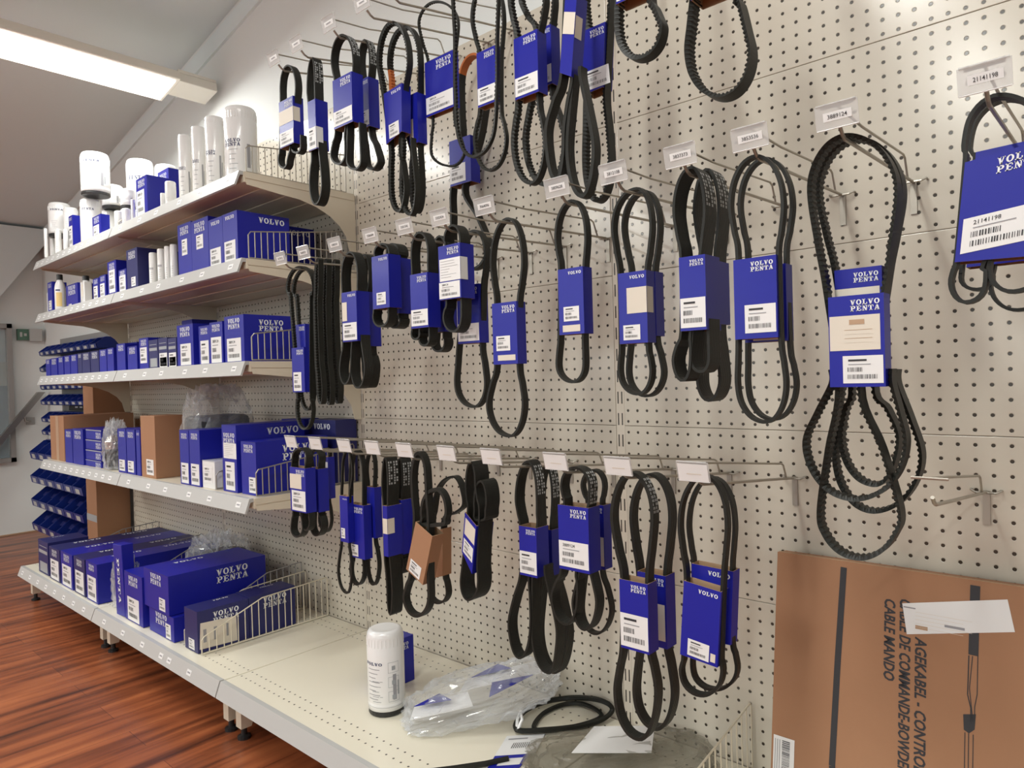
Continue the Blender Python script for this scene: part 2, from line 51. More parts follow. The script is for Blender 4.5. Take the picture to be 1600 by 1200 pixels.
{'d':0.3823,'w':0.0295,'th':0.0045,'k':'rib','s':[{'c':1,'p':[[-1.072,1.2563],[-1.0738,1.2632],[-1.0753,1.2701],[-1.071,1.2847],[-1.0606,1.2942],[-1.047,1.2961],[-1.0368,1.2903],[-1.0297,1.2782],[-1.0275,1.2628],[-1.0278,1.2564],[-1.0281,1.2499],[-1.029,1.139],[-1.0297,1.1227],[-1.0304,1.1064],[-1.0343,1.0916],[-1.0437,1.0812],[-1.0563,1.078],[-1.0707,1.083],[-1.0809,1.095],[-1.0842,1.1106],[-1.0791,1.127],[-1.073,1.1431]]}],'q':[[-1.0873,1.2567],[-1.0221,1.2567],[-1.0221,1.1447],[-1.0873,1.1447]],'logo':'VP','labs':[[0.05,1,0.25,0.66,'t'],[-0.05,0.96,0.68,0.98,'b']],'col':'blue','sd':0.0395,'l':'short belt with large white delivery label,middle row,sixth hook from left,front','g':'drive belts on the middle row of hooks'},
{'d':0.321,'w':0.0176,'th':0.0045,'k':'rib','s':[{'c':1,'p':[[-1.0871,1.1759],[-1.0878,1.2106],[-1.0881,1.2453],[-1.0817,1.272],[-1.0666,1.2897],[-1.047,1.2939],[-1.0312,1.2842],[-1.0203,1.2628],[-1.0172,1.2355],[-1.0227,1.2027],[-1.0292,1.1698],[-1.0378,1.0515],[-1.0322,1.0106],[-1.0279,0.9699],[-1.0337,0.9443],[-1.0477,0.9253],[-1.0663,0.9183],[-1.0936,0.9251],[-1.1134,0.9446],[-1.1199,0.9714],[-1.1145,1.0134],[-1.1082,1.0552]]}],'q':[[-1.0988,1.1797],[-1.0327,1.1797],[-1.0327,1.0549],[-1.0988,1.0549]],'logo':'VP','labs':[[0.02,0.98,0.66,0.96,'b']],'col':'blue','sd':0.0276,'l':'long belt in blue sleeve hanging lower,middle row,sixth hook from left,behind','g':'drive belts on the middle row of hooks'},
{'d':0.3525,'w':0.0172,'th':0.0045,'k':'rib','s':[{'c':1,'p':[[-0.9622,1.1281],[-0.9673,1.1705],[-0.9713,1.2129],[-0.9631,1.2562],[-0.9446,1.2855],[-0.921,1.2932],[-0.903,1.2786],[-0.8909,1.2452],[-0.8876,1.2019],[-0.8943,1.1624],[-0.9022,1.1226],[-0.9068,1.0039],[-0.9009,0.9662],[-0.8963,0.9286],[-0.9024,0.896],[-0.9169,0.8716],[-0.936,0.8622],[-0.9653,0.8701],[-0.9866,0.8943],[-0.9935,0.9283],[-0.9813,0.9674],[-0.967,1.0059]]}],'q':[[-0.9655,1.1282],[-0.9004,1.1282],[-0.9004,1.006],[-0.9655,1.006]],'logo':'VP','labs':[[0.15,0.72,0.54,0.78,'b'],[0.2,0.92,0.85,0.94,'w']],'col':'blue','sd':0.0272,'l':'long plain loop belt in blue sleeve,middle row,seventh hook from left','g':'drive belts on the middle row of hooks'},
{'d':0.376,'w':0.0174,'th':0.0045,'k':'rib','s':[{'c':1,'p':[[-0.7791,1.1714],[-0.7829,1.2021],[-0.7858,1.2327],[-0.7795,1.2647],[-0.7648,1.2861],[-0.746,1.2913],[-0.7316,1.2799],[-0.7218,1.2547],[-0.719,1.2223],[-0.7218,1.1936],[-0.7251,1.1648],[-0.7304,1.0502],[-0.7305,1.0242],[-0.7307,0.9982],[-0.7346,0.983],[-0.7443,0.972],[-0.7572,0.9681],[-0.7744,0.9726],[-0.7869,0.9843],[-0.7911,1.0002],[-0.7881,1.027],[-0.7847,1.0536]]}],'q':[[-0.7774,1.1709],[-0.7222,1.1709],[-0.7222,1.0533],[-0.7774,1.0533]],'logo':'V','labs':[[0.2,0.82,0.58,0.8,'b'],[0.15,0.85,0.86,0.96,'w']],'col':'blue','sd':0.0274,'l':'plain loop belt in blue sleeve with small label,middle row,eighth hook from left','g':'drive belts on the middle row of hooks'},
{'d':0.3461,'w':0.0168,'th':0.0045,'k':'rib','s':[{'c':1,'p':[[-0.6719,1.1521],[-0.6778,1.1947],[-0.6824,1.2373],[-0.6744,1.2699],[-0.655,1.291],[-0.63,1.2949],[-0.6172,1.2836],[-0.6085,1.2579],[-0.6061,1.2248],[-0.6117,1.1854],[-0.6184,1.1458],[-0.6194,1.029],[-0.6161,1.0062],[-0.6134,0.9834],[-0.6175,0.964],[-0.6275,0.9498],[-0.6409,0.9446],[-0.6593,0.95],[-0.6727,0.9649],[-0.6772,0.9851],[-0.6753,1.0085],[-0.6731,1.0319]]}],'q':[[-0.6692,1.1537],[-0.6134,1.1537],[-0.6134,1.0318],[-0.6692,1.0318]],'logo':'V','labs':[[0.3,1,0.22,0.58,'w'],[0.15,0.75,0.74,0.95,'b']],'col':'blue','sd':0.0268,'l':'broad belt,blue sleeve with blank cream label,middle row,ninth hook from left,front','g':'drive belts on the middle row of hooks'},
{'d':0.3182,'w':0.0174,'th':0.0045,'k':'rib','s':[{'c':1,'p':[[-0.666,1.1539],[-0.6733,1.1973],[-0.6792,1.2407],[-0.6721,1.2717],[-0.6551,1.292],[-0.6331,1.2962],[-0.6195,1.2851],[-0.6102,1.2605],[-0.6075,1.2289],[-0.6132,1.1888],[-0.6199,1.1485],[-0.6193,1.0438],[-0.6127,1.0132],[-0.6074,0.9828],[-0.6124,0.9615],[-0.6247,0.9459],[-0.6414,0.9402],[-0.66,0.9462],[-0.6735,0.9625],[-0.6779,0.9847],[-0.6746,1.0159],[-0.6707,1.0469]]}],'q':[[-0.6687,1.1539],[-0.6126,1.1539],[-0.6126,1.0435],[-0.6687,1.0435]],'logo':None,'labs':[],'col':'blue','sd':0.0274,'l':'broad belt in blue sleeve,middle row,ninth hook from left,behind','g':'drive belts on the middle row of hooks'},
{'d':0.3826,'w':0.0394,'th':0.0045,'k':'rib','s':[{'c':1,'p':[[-0.5326,1.1585],[-0.5382,1.1964],[-0.5427,1.2344],[-0.5375,1.2682],[-0.5254,1.2909],[-0.51,1.2967],[-0.4996,1.2853],[-0.4926,1.2591],[-0.4907,1.2251],[-0.4955,1.1897],[-0.5011,1.1542],[-0.5194,1.0431],[-0.52,1.0222],[-0.5206,1.0013],[-0.5229,0.9839],[-0.528,0.9712],[-0.5348,0.9666],[-0.543,0.9715],[-0.5488,0.9846],[-0.5506,1.0025],[-0.5439,1.0235],[-0.5359,1.0442]]},{'c':0,'p':[[-0.5172,1.043],[-0.519,1.0222],[-0.5206,1.0013],[-0.5187,0.9907],[-0.513,0.9829],[-0.505,0.9799],[-0.498,0.9825],[-0.4927,0.9899],[-0.4906,1.0001],[-0.4905,1.0207],[-0.4905,1.0413]]}],'q':[[-0.5326,1.159],[-0.4886,1.159],[-0.4886,1.0441],[-0.5326,1.0441]],'logo':'VP','labs':[[0.02,0.98,0.56,0.96,'b']],'col':'blue','sd':0.0494,'m':'t','l':'wide belt with white print,blue sleeve,middle row,tenth hook from left,front','g':'drive belts on the middle row of hooks'},
{'d':0.3305,'w':0.0399,'th':0.0045,'k':'rib','s':[{'c':1,'p':[[-0.5251,1.163],[-0.5301,1.2021],[-0.5341,1.2411],[-0.5301,1.2745],[-0.5213,1.2976],[-0.51,1.3043],[-0.5005,1.2932],[-0.494,1.2673],[-0.4923,1.2336],[-0.4963,1.1967],[-0.5009,1.1598],[-0.5038,1.0518],[-0.5002,1.0108],[-0.4974,0.9698],[-0.5005,0.9515],[-0.508,0.938],[-0.5181,0.9331],[-0.5274,0.9381],[-0.5341,0.9518],[-0.5361,0.9706],[-0.5329,1.0122],[-0.5293,1.0536]]}],'q':[[-0.5232,1.1562],[-0.497,1.1562],[-0.497,1.0553],[-0.5232,1.0553]],'logo':None,'labs':[],'col':'blue','sd':0.0499,'m':'t','l':'wide belt in dark blue sleeve,middle row,tenth hook from left,behind','g':'drive belts on the middle row of hooks'},
{'d':0.3948,'w':0.0145,'th':0.0045,'k':'rib','s':[{'c':1,'p':[[-0.4353,1.1478],[-0.4407,1.1861],[-0.445,1.2244],[-0.4384,1.2592],[-0.4225,1.2819],[-0.402,1.2867],[-0.3839,1.2732],[-0.3713,1.2452],[-0.3674,1.21],[-0.3715,1.1749],[-0.3763,1.1397],[-0.3756,1.0217],[-0.3725,0.9905],[-0.37,0.9594],[-0.3745,0.9325],[-0.3856,0.9125],[-0.4006,0.9048],[-0.4212,0.9118],[-0.4362,0.9322],[-0.4412,0.9605],[-0.4399,0.9929],[-0.4385,1.0253]]}],'q':[[-0.4385,1.1413],[-0.3758,1.1413],[-0.3758,1.0254],[-0.4385,1.0254]],'logo':'VP','labs':[[0.25,0.97,0.58,0.93,'b']],'col':'blue','sd':0.0245,'l':'thin double loop belt in large blue sleeve,middle row,eleventh hook from left,front','g':'drive belts on the middle row of hooks'},
{'d':0.3623,'w':0.0152,'th':0.0045,'k':'rib','s':[{'c':1,'p':[[-0.4347,1.1513],[-0.4402,1.1904],[-0.4446,1.2296],[-0.438,1.2634],[-0.4223,1.2854],[-0.402,1.29],[-0.3836,1.2767],[-0.3708,1.2494],[-0.3667,1.2152],[-0.3717,1.1794],[-0.3776,1.1435],[-0.3753,1.0141],[-0.371,0.9862],[-0.3676,0.9586],[-0.3726,0.9328],[-0.3852,0.9137],[-0.4022,0.9064],[-0.4212,0.9131],[-0.4351,0.9326],[-0.4397,0.9596],[-0.4389,0.9885],[-0.4382,1.0173]]}],'q':[[-0.4374,1.1321],[-0.3748,1.1321],[-0.3748,1.0212],[-0.4374,1.0212]],'logo':None,'labs':[[0.2,0.9,0.85,0.98,'w']],'col':'blue','sd':0.0252,'l':'thin loop belt in dark blue sleeve,middle row,eleventh hook from left,behind','g':'drive belts on the middle row of hooks'},
{'d':0.3708,'w':0.0265,'th':0.006,'k':'cog','s':[{'c':1,'p':[[-0.3197,1.0817],[-0.3302,1.1538],[-0.3386,1.2264],[-0.3307,1.2643],[-0.3112,1.2883],[-0.286,1.2924],[-0.2575,1.2752],[-0.2378,1.2434],[-0.2312,1.2052],[-0.24,1.1404],[-0.2506,1.0748],[-0.2815,0.9532],[-0.256,0.8704],[-0.2362,0.7899],[-0.2429,0.7585],[-0.2603,0.7335],[-0.2842,0.7215],[-0.3103,0.7261],[-0.3296,0.7472],[-0.3362,0.7791],[-0.323,0.8672],[-0.3076,0.9535]]},{'c':0,'p':[[-0.3167,0.958],[-0.3368,0.918],[-0.354,0.877],[-0.3456,0.8363],[-0.3214,0.8084],[-0.2889,0.8007],[-0.2581,0.814],[-0.236,0.8438],[-0.2276,0.8821],[-0.2342,0.9194],[-0.2425,0.9569]]}],'q':[[-0.3152,1.0766],[-0.2459,1.0766],[-0.2459,0.9537],[-0.3152,0.9537]],'logo':'VP','labs':[[0.02,0.93,0.22,0.6,'o'],[0.25,0.97,0.66,0.96,'b']],'col':'blue','sd':0.03,'l':'very long cogged belt in large blue sleeve,middle row,twelfth hook from left,front','g':'drive belts on the middle row of hooks'},
{'d':0.3332,'w':0.028,'th':0.006,'k':'cog','s':[{'c':1,'p':[[-0.3189,1.1114],[-0.3309,1.1722],[-0.3405,1.2335],[-0.3323,1.2702],[-0.3121,1.2933],[-0.286,1.2969],[-0.2588,1.2804],[-0.24,1.2495],[-0.2337,1.2123],[-0.2425,1.1583],[-0.2531,1.1036],[-0.2738,0.9564],[-0.2578,0.9213],[-0.2451,0.8868],[-0.2494,0.8528],[-0.2598,0.8272],[-0.2736,0.8169],[-0.2956,0.8244],[-0.3118,0.8491],[-0.3171,0.8843],[-0.3102,0.9208],[-0.3019,0.9568]]},{'c':0,'p':[[-0.3155,0.957],[-0.3214,0.907],[-0.3264,0.8565],[-0.3202,0.8158],[-0.3015,0.7876],[-0.276,0.7795],[-0.2471,0.793],[-0.2262,0.8233],[-0.2182,0.8622],[-0.2301,0.9087],[-0.2452,0.956]]}],'q':[[-0.3175,1.1172],[-0.2567,1.1172],[-0.2567,0.9935],[-0.3175,0.9935]],'logo':'VP','labs':[[0,0.95,0.22,0.5,'w']],'col':'blue','sd':0.03,'l':'long cogged belt in blue sleeve peeking above,middle row,twelfth hook from left,behind','g':'drive belts on the middle row of hooks'},
{'d':0.37,'w':0.02,'th':0.0045,'k':'rib','s':[{'c':1,'p':[[-0.1543,1.2267],[-0.1548,1.2378],[-0.1552,1.2488],[-0.1493,1.2776],[-0.1347,1.2955],[-0.1156,1.298],[-0.0929,1.2836],[-0.0771,1.2583],[-0.0717,1.2284],[-0.074,1.2188],[-0.0767,1.2092],[-0.135,1.1064],[-0.1356,1.0926],[-0.1361,1.0788],[-0.139,1.0668],[-0.1466,1.0584],[-0.1569,1.0561],[-0.1648,1.0602],[-0.1706,1.07],[-0.1725,1.0829],[-0.1695,1.0968],[-0.1659,1.1105]]},{'c':0,'p':[[-0.1311,1.1058],[-0.1319,1.0998],[-0.1326,1.0938],[-0.1298,1.08],[-0.1216,1.0693],[-0.1105,1.0646],[-0.0967,1.0667],[-0.0866,1.0751],[-0.0829,1.0876],[-0.0862,1.0939],[-0.0904,1.1004]]}],'q':[[-0.153,1.2248],[-0.0713,1.234],[-0.0758,1.1024],[-0.166,1.1054]],'logo':'VP','labs':[[0.06,1.0,0.58,0.93,'B']],'col':'blue','sd':0.03,'l':'largest blue sleeve,numbered 21141198,round a belt,middle row,thirteenth hook from left,front','g':'drive belts on the middle row of hooks'},
{'d':0.2116,'w':0.02,'th':0.0045,'k':'rib','s':[{'c':1,'p':[[-0.1671,1.2628],[-0.1702,1.2761],[-0.1727,1.2892],[-0.1658,1.3201],[-0.1485,1.3391],[-0.126,1.3413],[-0.1003,1.3255],[-0.0824,1.298],[-0.0763,1.2658],[-0.0795,1.2548],[-0.0833,1.2439],[-0.1504,1.1165],[-0.1497,1.1071],[-0.1492,1.0978],[-0.1519,1.0905],[-0.1587,1.0857],[-0.1682,1.0847],[-0.1776,1.0878],[-0.1846,1.0941],[-0.187,1.1021],[-0.1861,1.1116],[-0.1851,1.121]]},{'c':0,'p':[[-0.1474,1.1162],[-0.1501,1.1028],[-0.1524,1.0893],[-0.1485,1.0716],[-0.1375,1.0579],[-0.1226,1.0521],[-0.1043,1.055],[-0.091,1.066],[-0.086,1.082],[-0.0889,1.0955],[-0.0924,1.1091]]}],'q':[[-0.164,1.2747],[-0.0758,1.2773],[-0.0811,1.1173],[-0.1784,1.1161]],'logo':'VP','labs':[],'col':'blue','sd':0.03,'l':'belt in large blue sleeve,middle row,thirteenth hook from left,behind','g':'drive belts on the middle row of hooks'},
{'d':0.3939,'w':0.0207,'th':0.0045,'k':'rib','s':[{'c':1,'p':[[-1.6819,0.7573],[-1.6794,0.7703],[-1.6772,0.7832],[-1.6713,0.7954],[-1.6569,0.8048],[-1.638,0.8088],[-1.6228,0.8064],[-1.6121,0.7984],[-1.6087,0.787],[-1.6121,0.7743],[-1.6162,0.7616],[-1.6443,0.6469],[-1.6406,0.6238],[-1.6378,0.6006],[-1.6422,0.5882],[-1.653,0.5782],[-1.6674,0.5731],[-1.6816,0.5745],[-1.6916,0.5819],[-1.6948,0.5935],[-1.689,0.6182],[-1.6823,0.6429]]},{'c':0,'p':[[-1.6412,0.6473],[-1.6421,0.632],[-1.643,0.6168],[-1.6412,0.6052],[-1.6349,0.5974],[-1.6258,0.5954],[-1.6164,0.5997],[-1.6092,0.6091],[-1.6061,0.6211],[-1.608,0.6358],[-1.6104,0.6505]]}],'q':[[-1.6814,0.7595],[-1.6065,0.7595],[-1.6065,0.6429],[-1.6814,0.6429]],'logo':'VP','labs':[[0,0.75,0.15,0.48,'w'],[0.1,0.98,0.52,0.97,'b']],'col':'blue','sd':0.0307,'l':'short belt in blue sleeve with two labels,bottom row,first hook from left,front','g':'drive belts on the bottom row of hooks'},
{'d':0.3541,'w':0.0214,'th':0.0045,'k':'rib','s':[{'c':1,'p':[[-1.6687,0.7536],[-1.6714,0.7664],[-1.6735,0.7792],[-1.6683,0.7898],[-1.6552,0.798],[-1.638,0.8016],[-1.6244,0.7996],[-1.6148,0.7926],[-1.6117,0.7826],[-1.6138,0.7698],[-1.6161,0.757],[-1.6225,0.6428],[-1.6153,0.6241],[-1.6095,0.6053],[-1.614,0.5904],[-1.6246,0.5785],[-1.6387,0.5728],[-1.6524,0.5749],[-1.6621,0.5844],[-1.665,0.5987],[-1.6639,0.6186],[-1.6627,0.6386]]}],'q':[[-1.6623,0.7527],[-1.6099,0.7527],[-1.6099,0.6386],[-1.6623,0.6386]],'logo':None,'labs':[],'col':'blue','sd':0.0314,'l':'short belt in plain blue sleeve,bottom row,first hook from left,behind','g':'drive belts on the bottom row of hooks'},
{'d':0.3,'w':0.0101,'th':0.0045,'k':'rib','s':[{'c':1,'p':[[-1.684,0.7729],[-1.6871,0.779],[-1.6896,0.785],[-1.6859,0.7914],[-1.6764,0.7964],[-1.6638,0.7987],[-1.6546,0.7974],[-1.6481,0.7933],[-1.6459,0.7873],[-1.6477,0.7811],[-1.6497,0.7748],[-1.6588,0.6654],[-1.6536,0.637],[-1.6496,0.6085],[-1.6539,0.5896],[-1.6637,0.5748],[-1.6765,0.5683],[-1.6936,0.5711],[-1.7057,0.5833],[-1.7094,0.6017],[-1.7005,0.6321],[-1.6901,0.6625]]}],'q':[[-1.6838,0.7769],[-1.6434,0.7769],[-1.6434,0.6631],[-1.6838,0.6631]],'logo':None,'labs':[[0.05,0.95,0.12,0.55,'b'],[0.2,0.5,0.62,0.95,'w']],'col':'blue','sd':0.0201,'l':'slim belt in narrow blue sleeve,bottom row,second hook from left','g':'drive belts on the bottom row of hooks'},
{'d':0.39,'w':0.0074,'th':0.0045,'k':'rib','s':[{'c':1,'p':[[-1.4648,0.7],[-1.4618,0.7279],[-1.4591,0.7556],[-1.4547,0.7841],[-1.4457,0.8053],[-1.4346,0.8134],[-1.4244,0.8064],[-1.4178,0.7864],[-1.4164,0.7586],[-1.4226,0.7311],[-1.4298,0.7033],[-1.4383,0.5932],[-1.4343,0.5586],[-1.4313,0.524],[-1.4353,0.4945],[-1.4433,0.4718],[-1.4532,0.4622],[-1.4718,0.4666],[-1.4847,0.4858],[-1.4884,0.5147],[-1.4802,0.5518],[-1.4707,0.5888]]}],'q':[[-1.4615,0.7025],[-1.4293,0.7025],[-1.4293,0.59],[-1.4615,0.59]],'logo':'V','labs':[[0.1,0.6,0.7,0.92,'b']],'col':'blue','sd':0.0174,'l':'narrow belt in blue sleeve,bottom row,third hook from left,left of three','g':'drive belts on the bottom row of hooks'},
{'d':0.3716,'w':0.0131,'th':0.0045,'k':'rib','s':[{'c':1,'p':[[-1.4573,0.6806],[-1.4555,0.7132],[-1.4538,0.7458],[-1.4482,0.7778],[-1.4363,0.8015],[-1.4213,0.8107],[-1.4087,0.803],[-1.4004,0.7807],[-1.3985,0.7499],[-1.4001,0.718],[-1.4018,0.6861],[-1.4083,0.5579],[-1.4078,0.5408],[-1.4075,0.5238],[-1.4119,0.5043],[-1.4222,0.4888],[-1.4357,0.4814],[-1.4501,0.4839],[-1.4603,0.4961],[-1.4633,0.5147],[-1.4599,0.5327],[-1.456,0.5508]]}],'q':[[-1.4542,0.6815],[-1.3911,0.6815],[-1.3911,0.5508],[-1.4542,0.5508]],'logo':'VP','labs':[[0.15,0.6,0.75,0.97,'b']],'col':'blue','sd':0.0231,'l':'narrow belt in blue sleeve,bottom row,third hook from left,middle of three','g':'drive belts on the bottom row of hooks'},
{'d':0.3442,'w':0.0115,'th':0.0045,'k':'rib','s':[{'c':1,'p':[[-1.4219,0.721],[-1.4238,0.7406],[-1.4251,0.7603],[-1.4211,0.7835],[-1.4127,0.8007],[-1.402,0.8074],[-1.3946,0.8017],[-1.3898,0.7854],[-1.3889,0.7628],[-1.391,0.7431],[-1.3934,0.7234],[-1.397,0.6009],[-1.3901,0.5689],[-1.3849,0.5369],[-1.389,0.5097],[-1.3974,0.4887],[-1.4081,0.4797],[-1.4208,0.4846],[-1.4294,0.5029],[-1.4316,0.5296],[-1.4275,0.5636],[-1.4229,0.5975]]}],'q':[[-1.4164,0.722],[-1.3829,0.722],[-1.3829,0.5983],[-1.4164,0.5983]],'logo':None,'labs':[],'col':'blue','sd':0.0215,'l':'narrow belt in blue sleeve,bottom row,third hook from left,right of three','g':'drive belts on the bottom row of hooks'},
{'d':0.3841,'w':0.0334,'th':0.0045,'k':'rib','s':[{'c':1,'p':[[-1.3056,0.6916],[-1.3071,0.7137],[-1.3082,0.7359],[-1.3049,0.7695],[-1.2994,0.7942],[-1.293,0.8035],[-1.2887,0.7949],[-1.2864,0.7708],[-1.2868,0.7377],[-1.2879,0.7155],[-1.2889,0.6933],[-1.2875,0.5786],[-1.2841,0.5408],[-1.2817,0.5029],[-1.2842,0.4723],[-1.2878,0.4494],[-1.2918,0.4405],[-1.2973,0.4475],[-1.3006,0.4691],[-1.3007,0.4995],[-1.3031,0.5376],[-1.3065,0.5757]]}],'q':[[-1.3003,0.6928],[-1.2838,0.6928],[-1.2838,0.5766],[-1.3003,0.5766]],'logo':None,'labs':[[0,1,0.25,0.55,'w']],'col':'blue','sd':0.0434,'m':'t','l':'long ribbed edge-on belt in blue sleeve,bottom row,fourth hook from left,front','g':'drive belts on the bottom row of hooks'},
{'d':0.3397,'w':0.0309,'th':0.0045,'k':'rib','s':[{'c':1,'p':[[-1.3091,0.6995],[-1.3094,0.7222],[-1.3094,0.7449],[-1.3065,0.7709],[-1.3013,0.79],[-1.295,0.7972],[-1.2906,0.7906],[-1.288,0.7721],[-1.288,0.7466],[-1.2901,0.7239],[-1.2925,0.7011],[-1.2961,0.574],[-1.2941,0.5622],[-1.2925,0.5504],[-1.2944,0.5381],[-1.2983,0.5286],[-1.3032,0.5245],[-1.309,0.5268],[-1.313,0.535],[-1.314,0.547],[-1.3134,0.5593],[-1.3128,0.5716]]}],'q':[[-1.3041,0.7006],[-1.2852,0.7006],[-1.2852,0.5728],[-1.3041,0.5728]],'logo':None,'labs':[],'col':'blue','sd':0.0409,'m':'t','l':'ribbed edge-on belt in dark blue sleeve,bottom row,fourth hook from left,behind','g':'drive belts on the bottom row of hooks'},
{'d':0.382,'w':0.0184,'th':0.007,'k':'rib','s':[{'c':1,'p':[[-1.2,0.6665],[-1.2027,0.7124],[-1.2045,0.7585],[-1.2002,0.7886],[-1.1912,0.8109],[-1.18,0.8194],[-1.1675,0.8122],[-1.1592,0.7912],[-1.1571,0.7621],[-1.1554,0.717],[-1.1528,0.6721],[-1.1578,0.5598],[-1.1578,0.534],[-1.158,0.5081],[-1.1644,0.4851],[-1.18,0.466],[-1.201,0.4558],[-1.2229,0.4572],[-1.2386,0.4704],[-1.2436,0.4919],[-1.2322,0.5208],[-1.2186,0.5497]]},{'c':1,'p':[[-1.1743,0.6625],[-1.176,0.6764],[-1.1773,0.6903],[-1.1699,0.7156],[-1.152,0.7351],[-1.1289,0.7437],[-1.1118,0.7387],[-1.1,0.7224],[-1.0965,0.699],[-1.1016,0.6848],[-1.1077,0.6705]]}],'q':[[-1.1865,0.6688],[-1.1329,0.6434],[-1.1692,0.5322],[-1.2244,0.5583]],'logo':None,'labs':[[0.15,0.8,0.72,0.97,'b']],'col':'brown','sd':0.034,'l':'curled belt in brown cardboard sleeve,bottom row,fifth hook from left,front','g':'drive belts on the bottom row of hooks'},
{'d':0.2809,'w':0.0182,'th':0.0045,'k':'rib','s':[{'c':1,'p':[[-1.2602,0.642],[-1.2543,0.6617],[-1.2494,0.6812],[-1.2387,0.7163],[-1.2131,0.7432],[-1.18,0.7547],[-1.1633,0.7471],[-1.1519,0.724],[-1.1488,0.6914],[-1.1802,0.6698],[-1.2195,0.6467],[-1.2204,0.5264],[-1.2152,0.5047],[-1.2112,0.4829],[-1.2157,0.4686],[-1.2267,0.4565],[-1.2415,0.45],[-1.2596,0.4501],[-1.2727,0.4577],[-1.2771,0.4708],[-1.2718,0.4948],[-1.2657,0.5188]]}],'q':[[-1.2568,0.6172],[-1.2114,0.6319],[-1.2162,0.5205],[-1.2664,0.5043]],'logo':None,'labs':[],'col':'brown','sd':0.0282,'l':'curled belt in brown cardboard sleeve,bottom row,fifth hook from left,behind','g':'drive belts on the bottom row of hooks'},
{'d':0.3506,'w':0.0423,'th':0.0045,'k':'rib','s':[{'c':1,'p':[[-1.061,0.6977],[-1.0631,0.7246],[-1.0646,0.7516],[-1.0614,0.7776],[-1.055,0.7969],[-1.047,0.8043],[-1.0406,0.7978],[-1.0365,0.7794],[-1.0358,0.754],[-1.0318,0.7276],[-1.0267,0.7014],[-1.0367,0.5929],[-1.0365,0.5728],[-1.0365,0.5526],[-1.0411,0.533],[-1.0522,0.5171],[-1.0669,0.5091],[-1.0785,0.5121],[-1.0866,0.5246],[-1.0889,0.5435],[-1.0854,0.5647],[-1.0813,0.5859]]},{'c':1,'p':[[-1.0425,0.6836],[-1.0428,0.7017],[-1.0429,0.7198],[-1.0394,0.7423],[-1.0318,0.7591],[-1.0222,0.7658],[-1.014,0.7606],[-1.0086,0.745],[-1.0073,0.7233],[-1.0105,0.7051],[-1.0143,0.6868]]}],'q':[[-1.0627,0.6982],[-1.0295,0.6724],[-1.047,0.5693],[-1.076,0.6122]],'logo':None,'labs':[[0.1,0.95,0.1,0.5,'w'],[0.1,0.9,0.6,0.95,'b']],'col':'blue','sd':0.0523,'l':'thick curled belt in tilted blue sleeve with white labels,bottom row,sixth hook from left','g':'drive belts on the bottom row of hooks'},
{'d':0.3124,'w':0.0282,'th':0.0045,'k':'rib','s':[{'c':1,'p':[[-0.9479,0.6708],[-0.9535,0.6998],[-0.9579,0.729],[-0.952,0.7683],[-0.9387,0.7975],[-0.922,0.8089],[-0.9105,0.7994],[-0.9029,0.7721],[-0.9012,0.7344],[-0.9022,0.7054],[-0.9033,0.6763],[-0.9271,0.581],[-0.927,0.5328],[-0.9273,0.4845],[-0.9327,0.4447],[-0.9445,0.4136],[-0.9599,0.3994],[-0.9747,0.4062],[-0.9848,0.4327],[-0.9874,0.4717],[-0.9709,0.5245],[-0.9514,0.5769]]},{'c':0,'p':[[-0.9204,0.5769],[-0.9234,0.5211],[-0.9263,0.4651],[-0.9217,0.4219],[-0.9062,0.3935],[-0.884,0.3875],[-0.8738,0.4018],[-0.8655,0.4355],[-0.8613,0.4795],[-0.8725,0.531],[-0.8868,0.5826]]}],'q':[[-0.9459,0.677],[-0.8997,0.677],[-0.8997,0.5768],[-0.9459,0.5768]],'logo':'VP','labs':[[0,0.98,0.5,0.95,'b']],'col':'blue','sd':0.0382,'m':'t','l':'long belt with white printed logo,blue sleeve,bottom row,seventh hook from left,front','g':'drive belts on the bottom row of hooks'},
{'d':0.2558,'w':0.0256,'th':0.0045,'k':'rib','s':[{'c':1,'p':[[-0.9441,0.6611],[-0.945,0.6914],[-0.9454,0.7217],[-0.9413,0.7571],[-0.9327,0.7833],[-0.922,0.7933],[-0.9138,0.7846],[-0.9084,0.7597],[-0.9074,0.7253],[-0.91,0.6952],[-0.913,0.6649],[-0.9095,0.5723],[-0.893,0.5156],[-0.8801,0.4589],[-0.8857,0.4135],[-0.8979,0.378],[-0.9136,0.362],[-0.9374,0.3679],[-0.9543,0.3969],[-0.9592,0.4414],[-0.9506,0.5044],[-0.9406,0.5671]]}],'q':[[-0.9408,0.6622],[-0.9063,0.6622],[-0.9063,0.5674],[-0.9408,0.5674]],'logo':None,'labs':[],'col':'blue','sd':0.0356,'m':'t','l':'long belt in plain blue sleeve,bottom row,seventh hook from left,behind','g':'drive belts on the bottom row of hooks'},
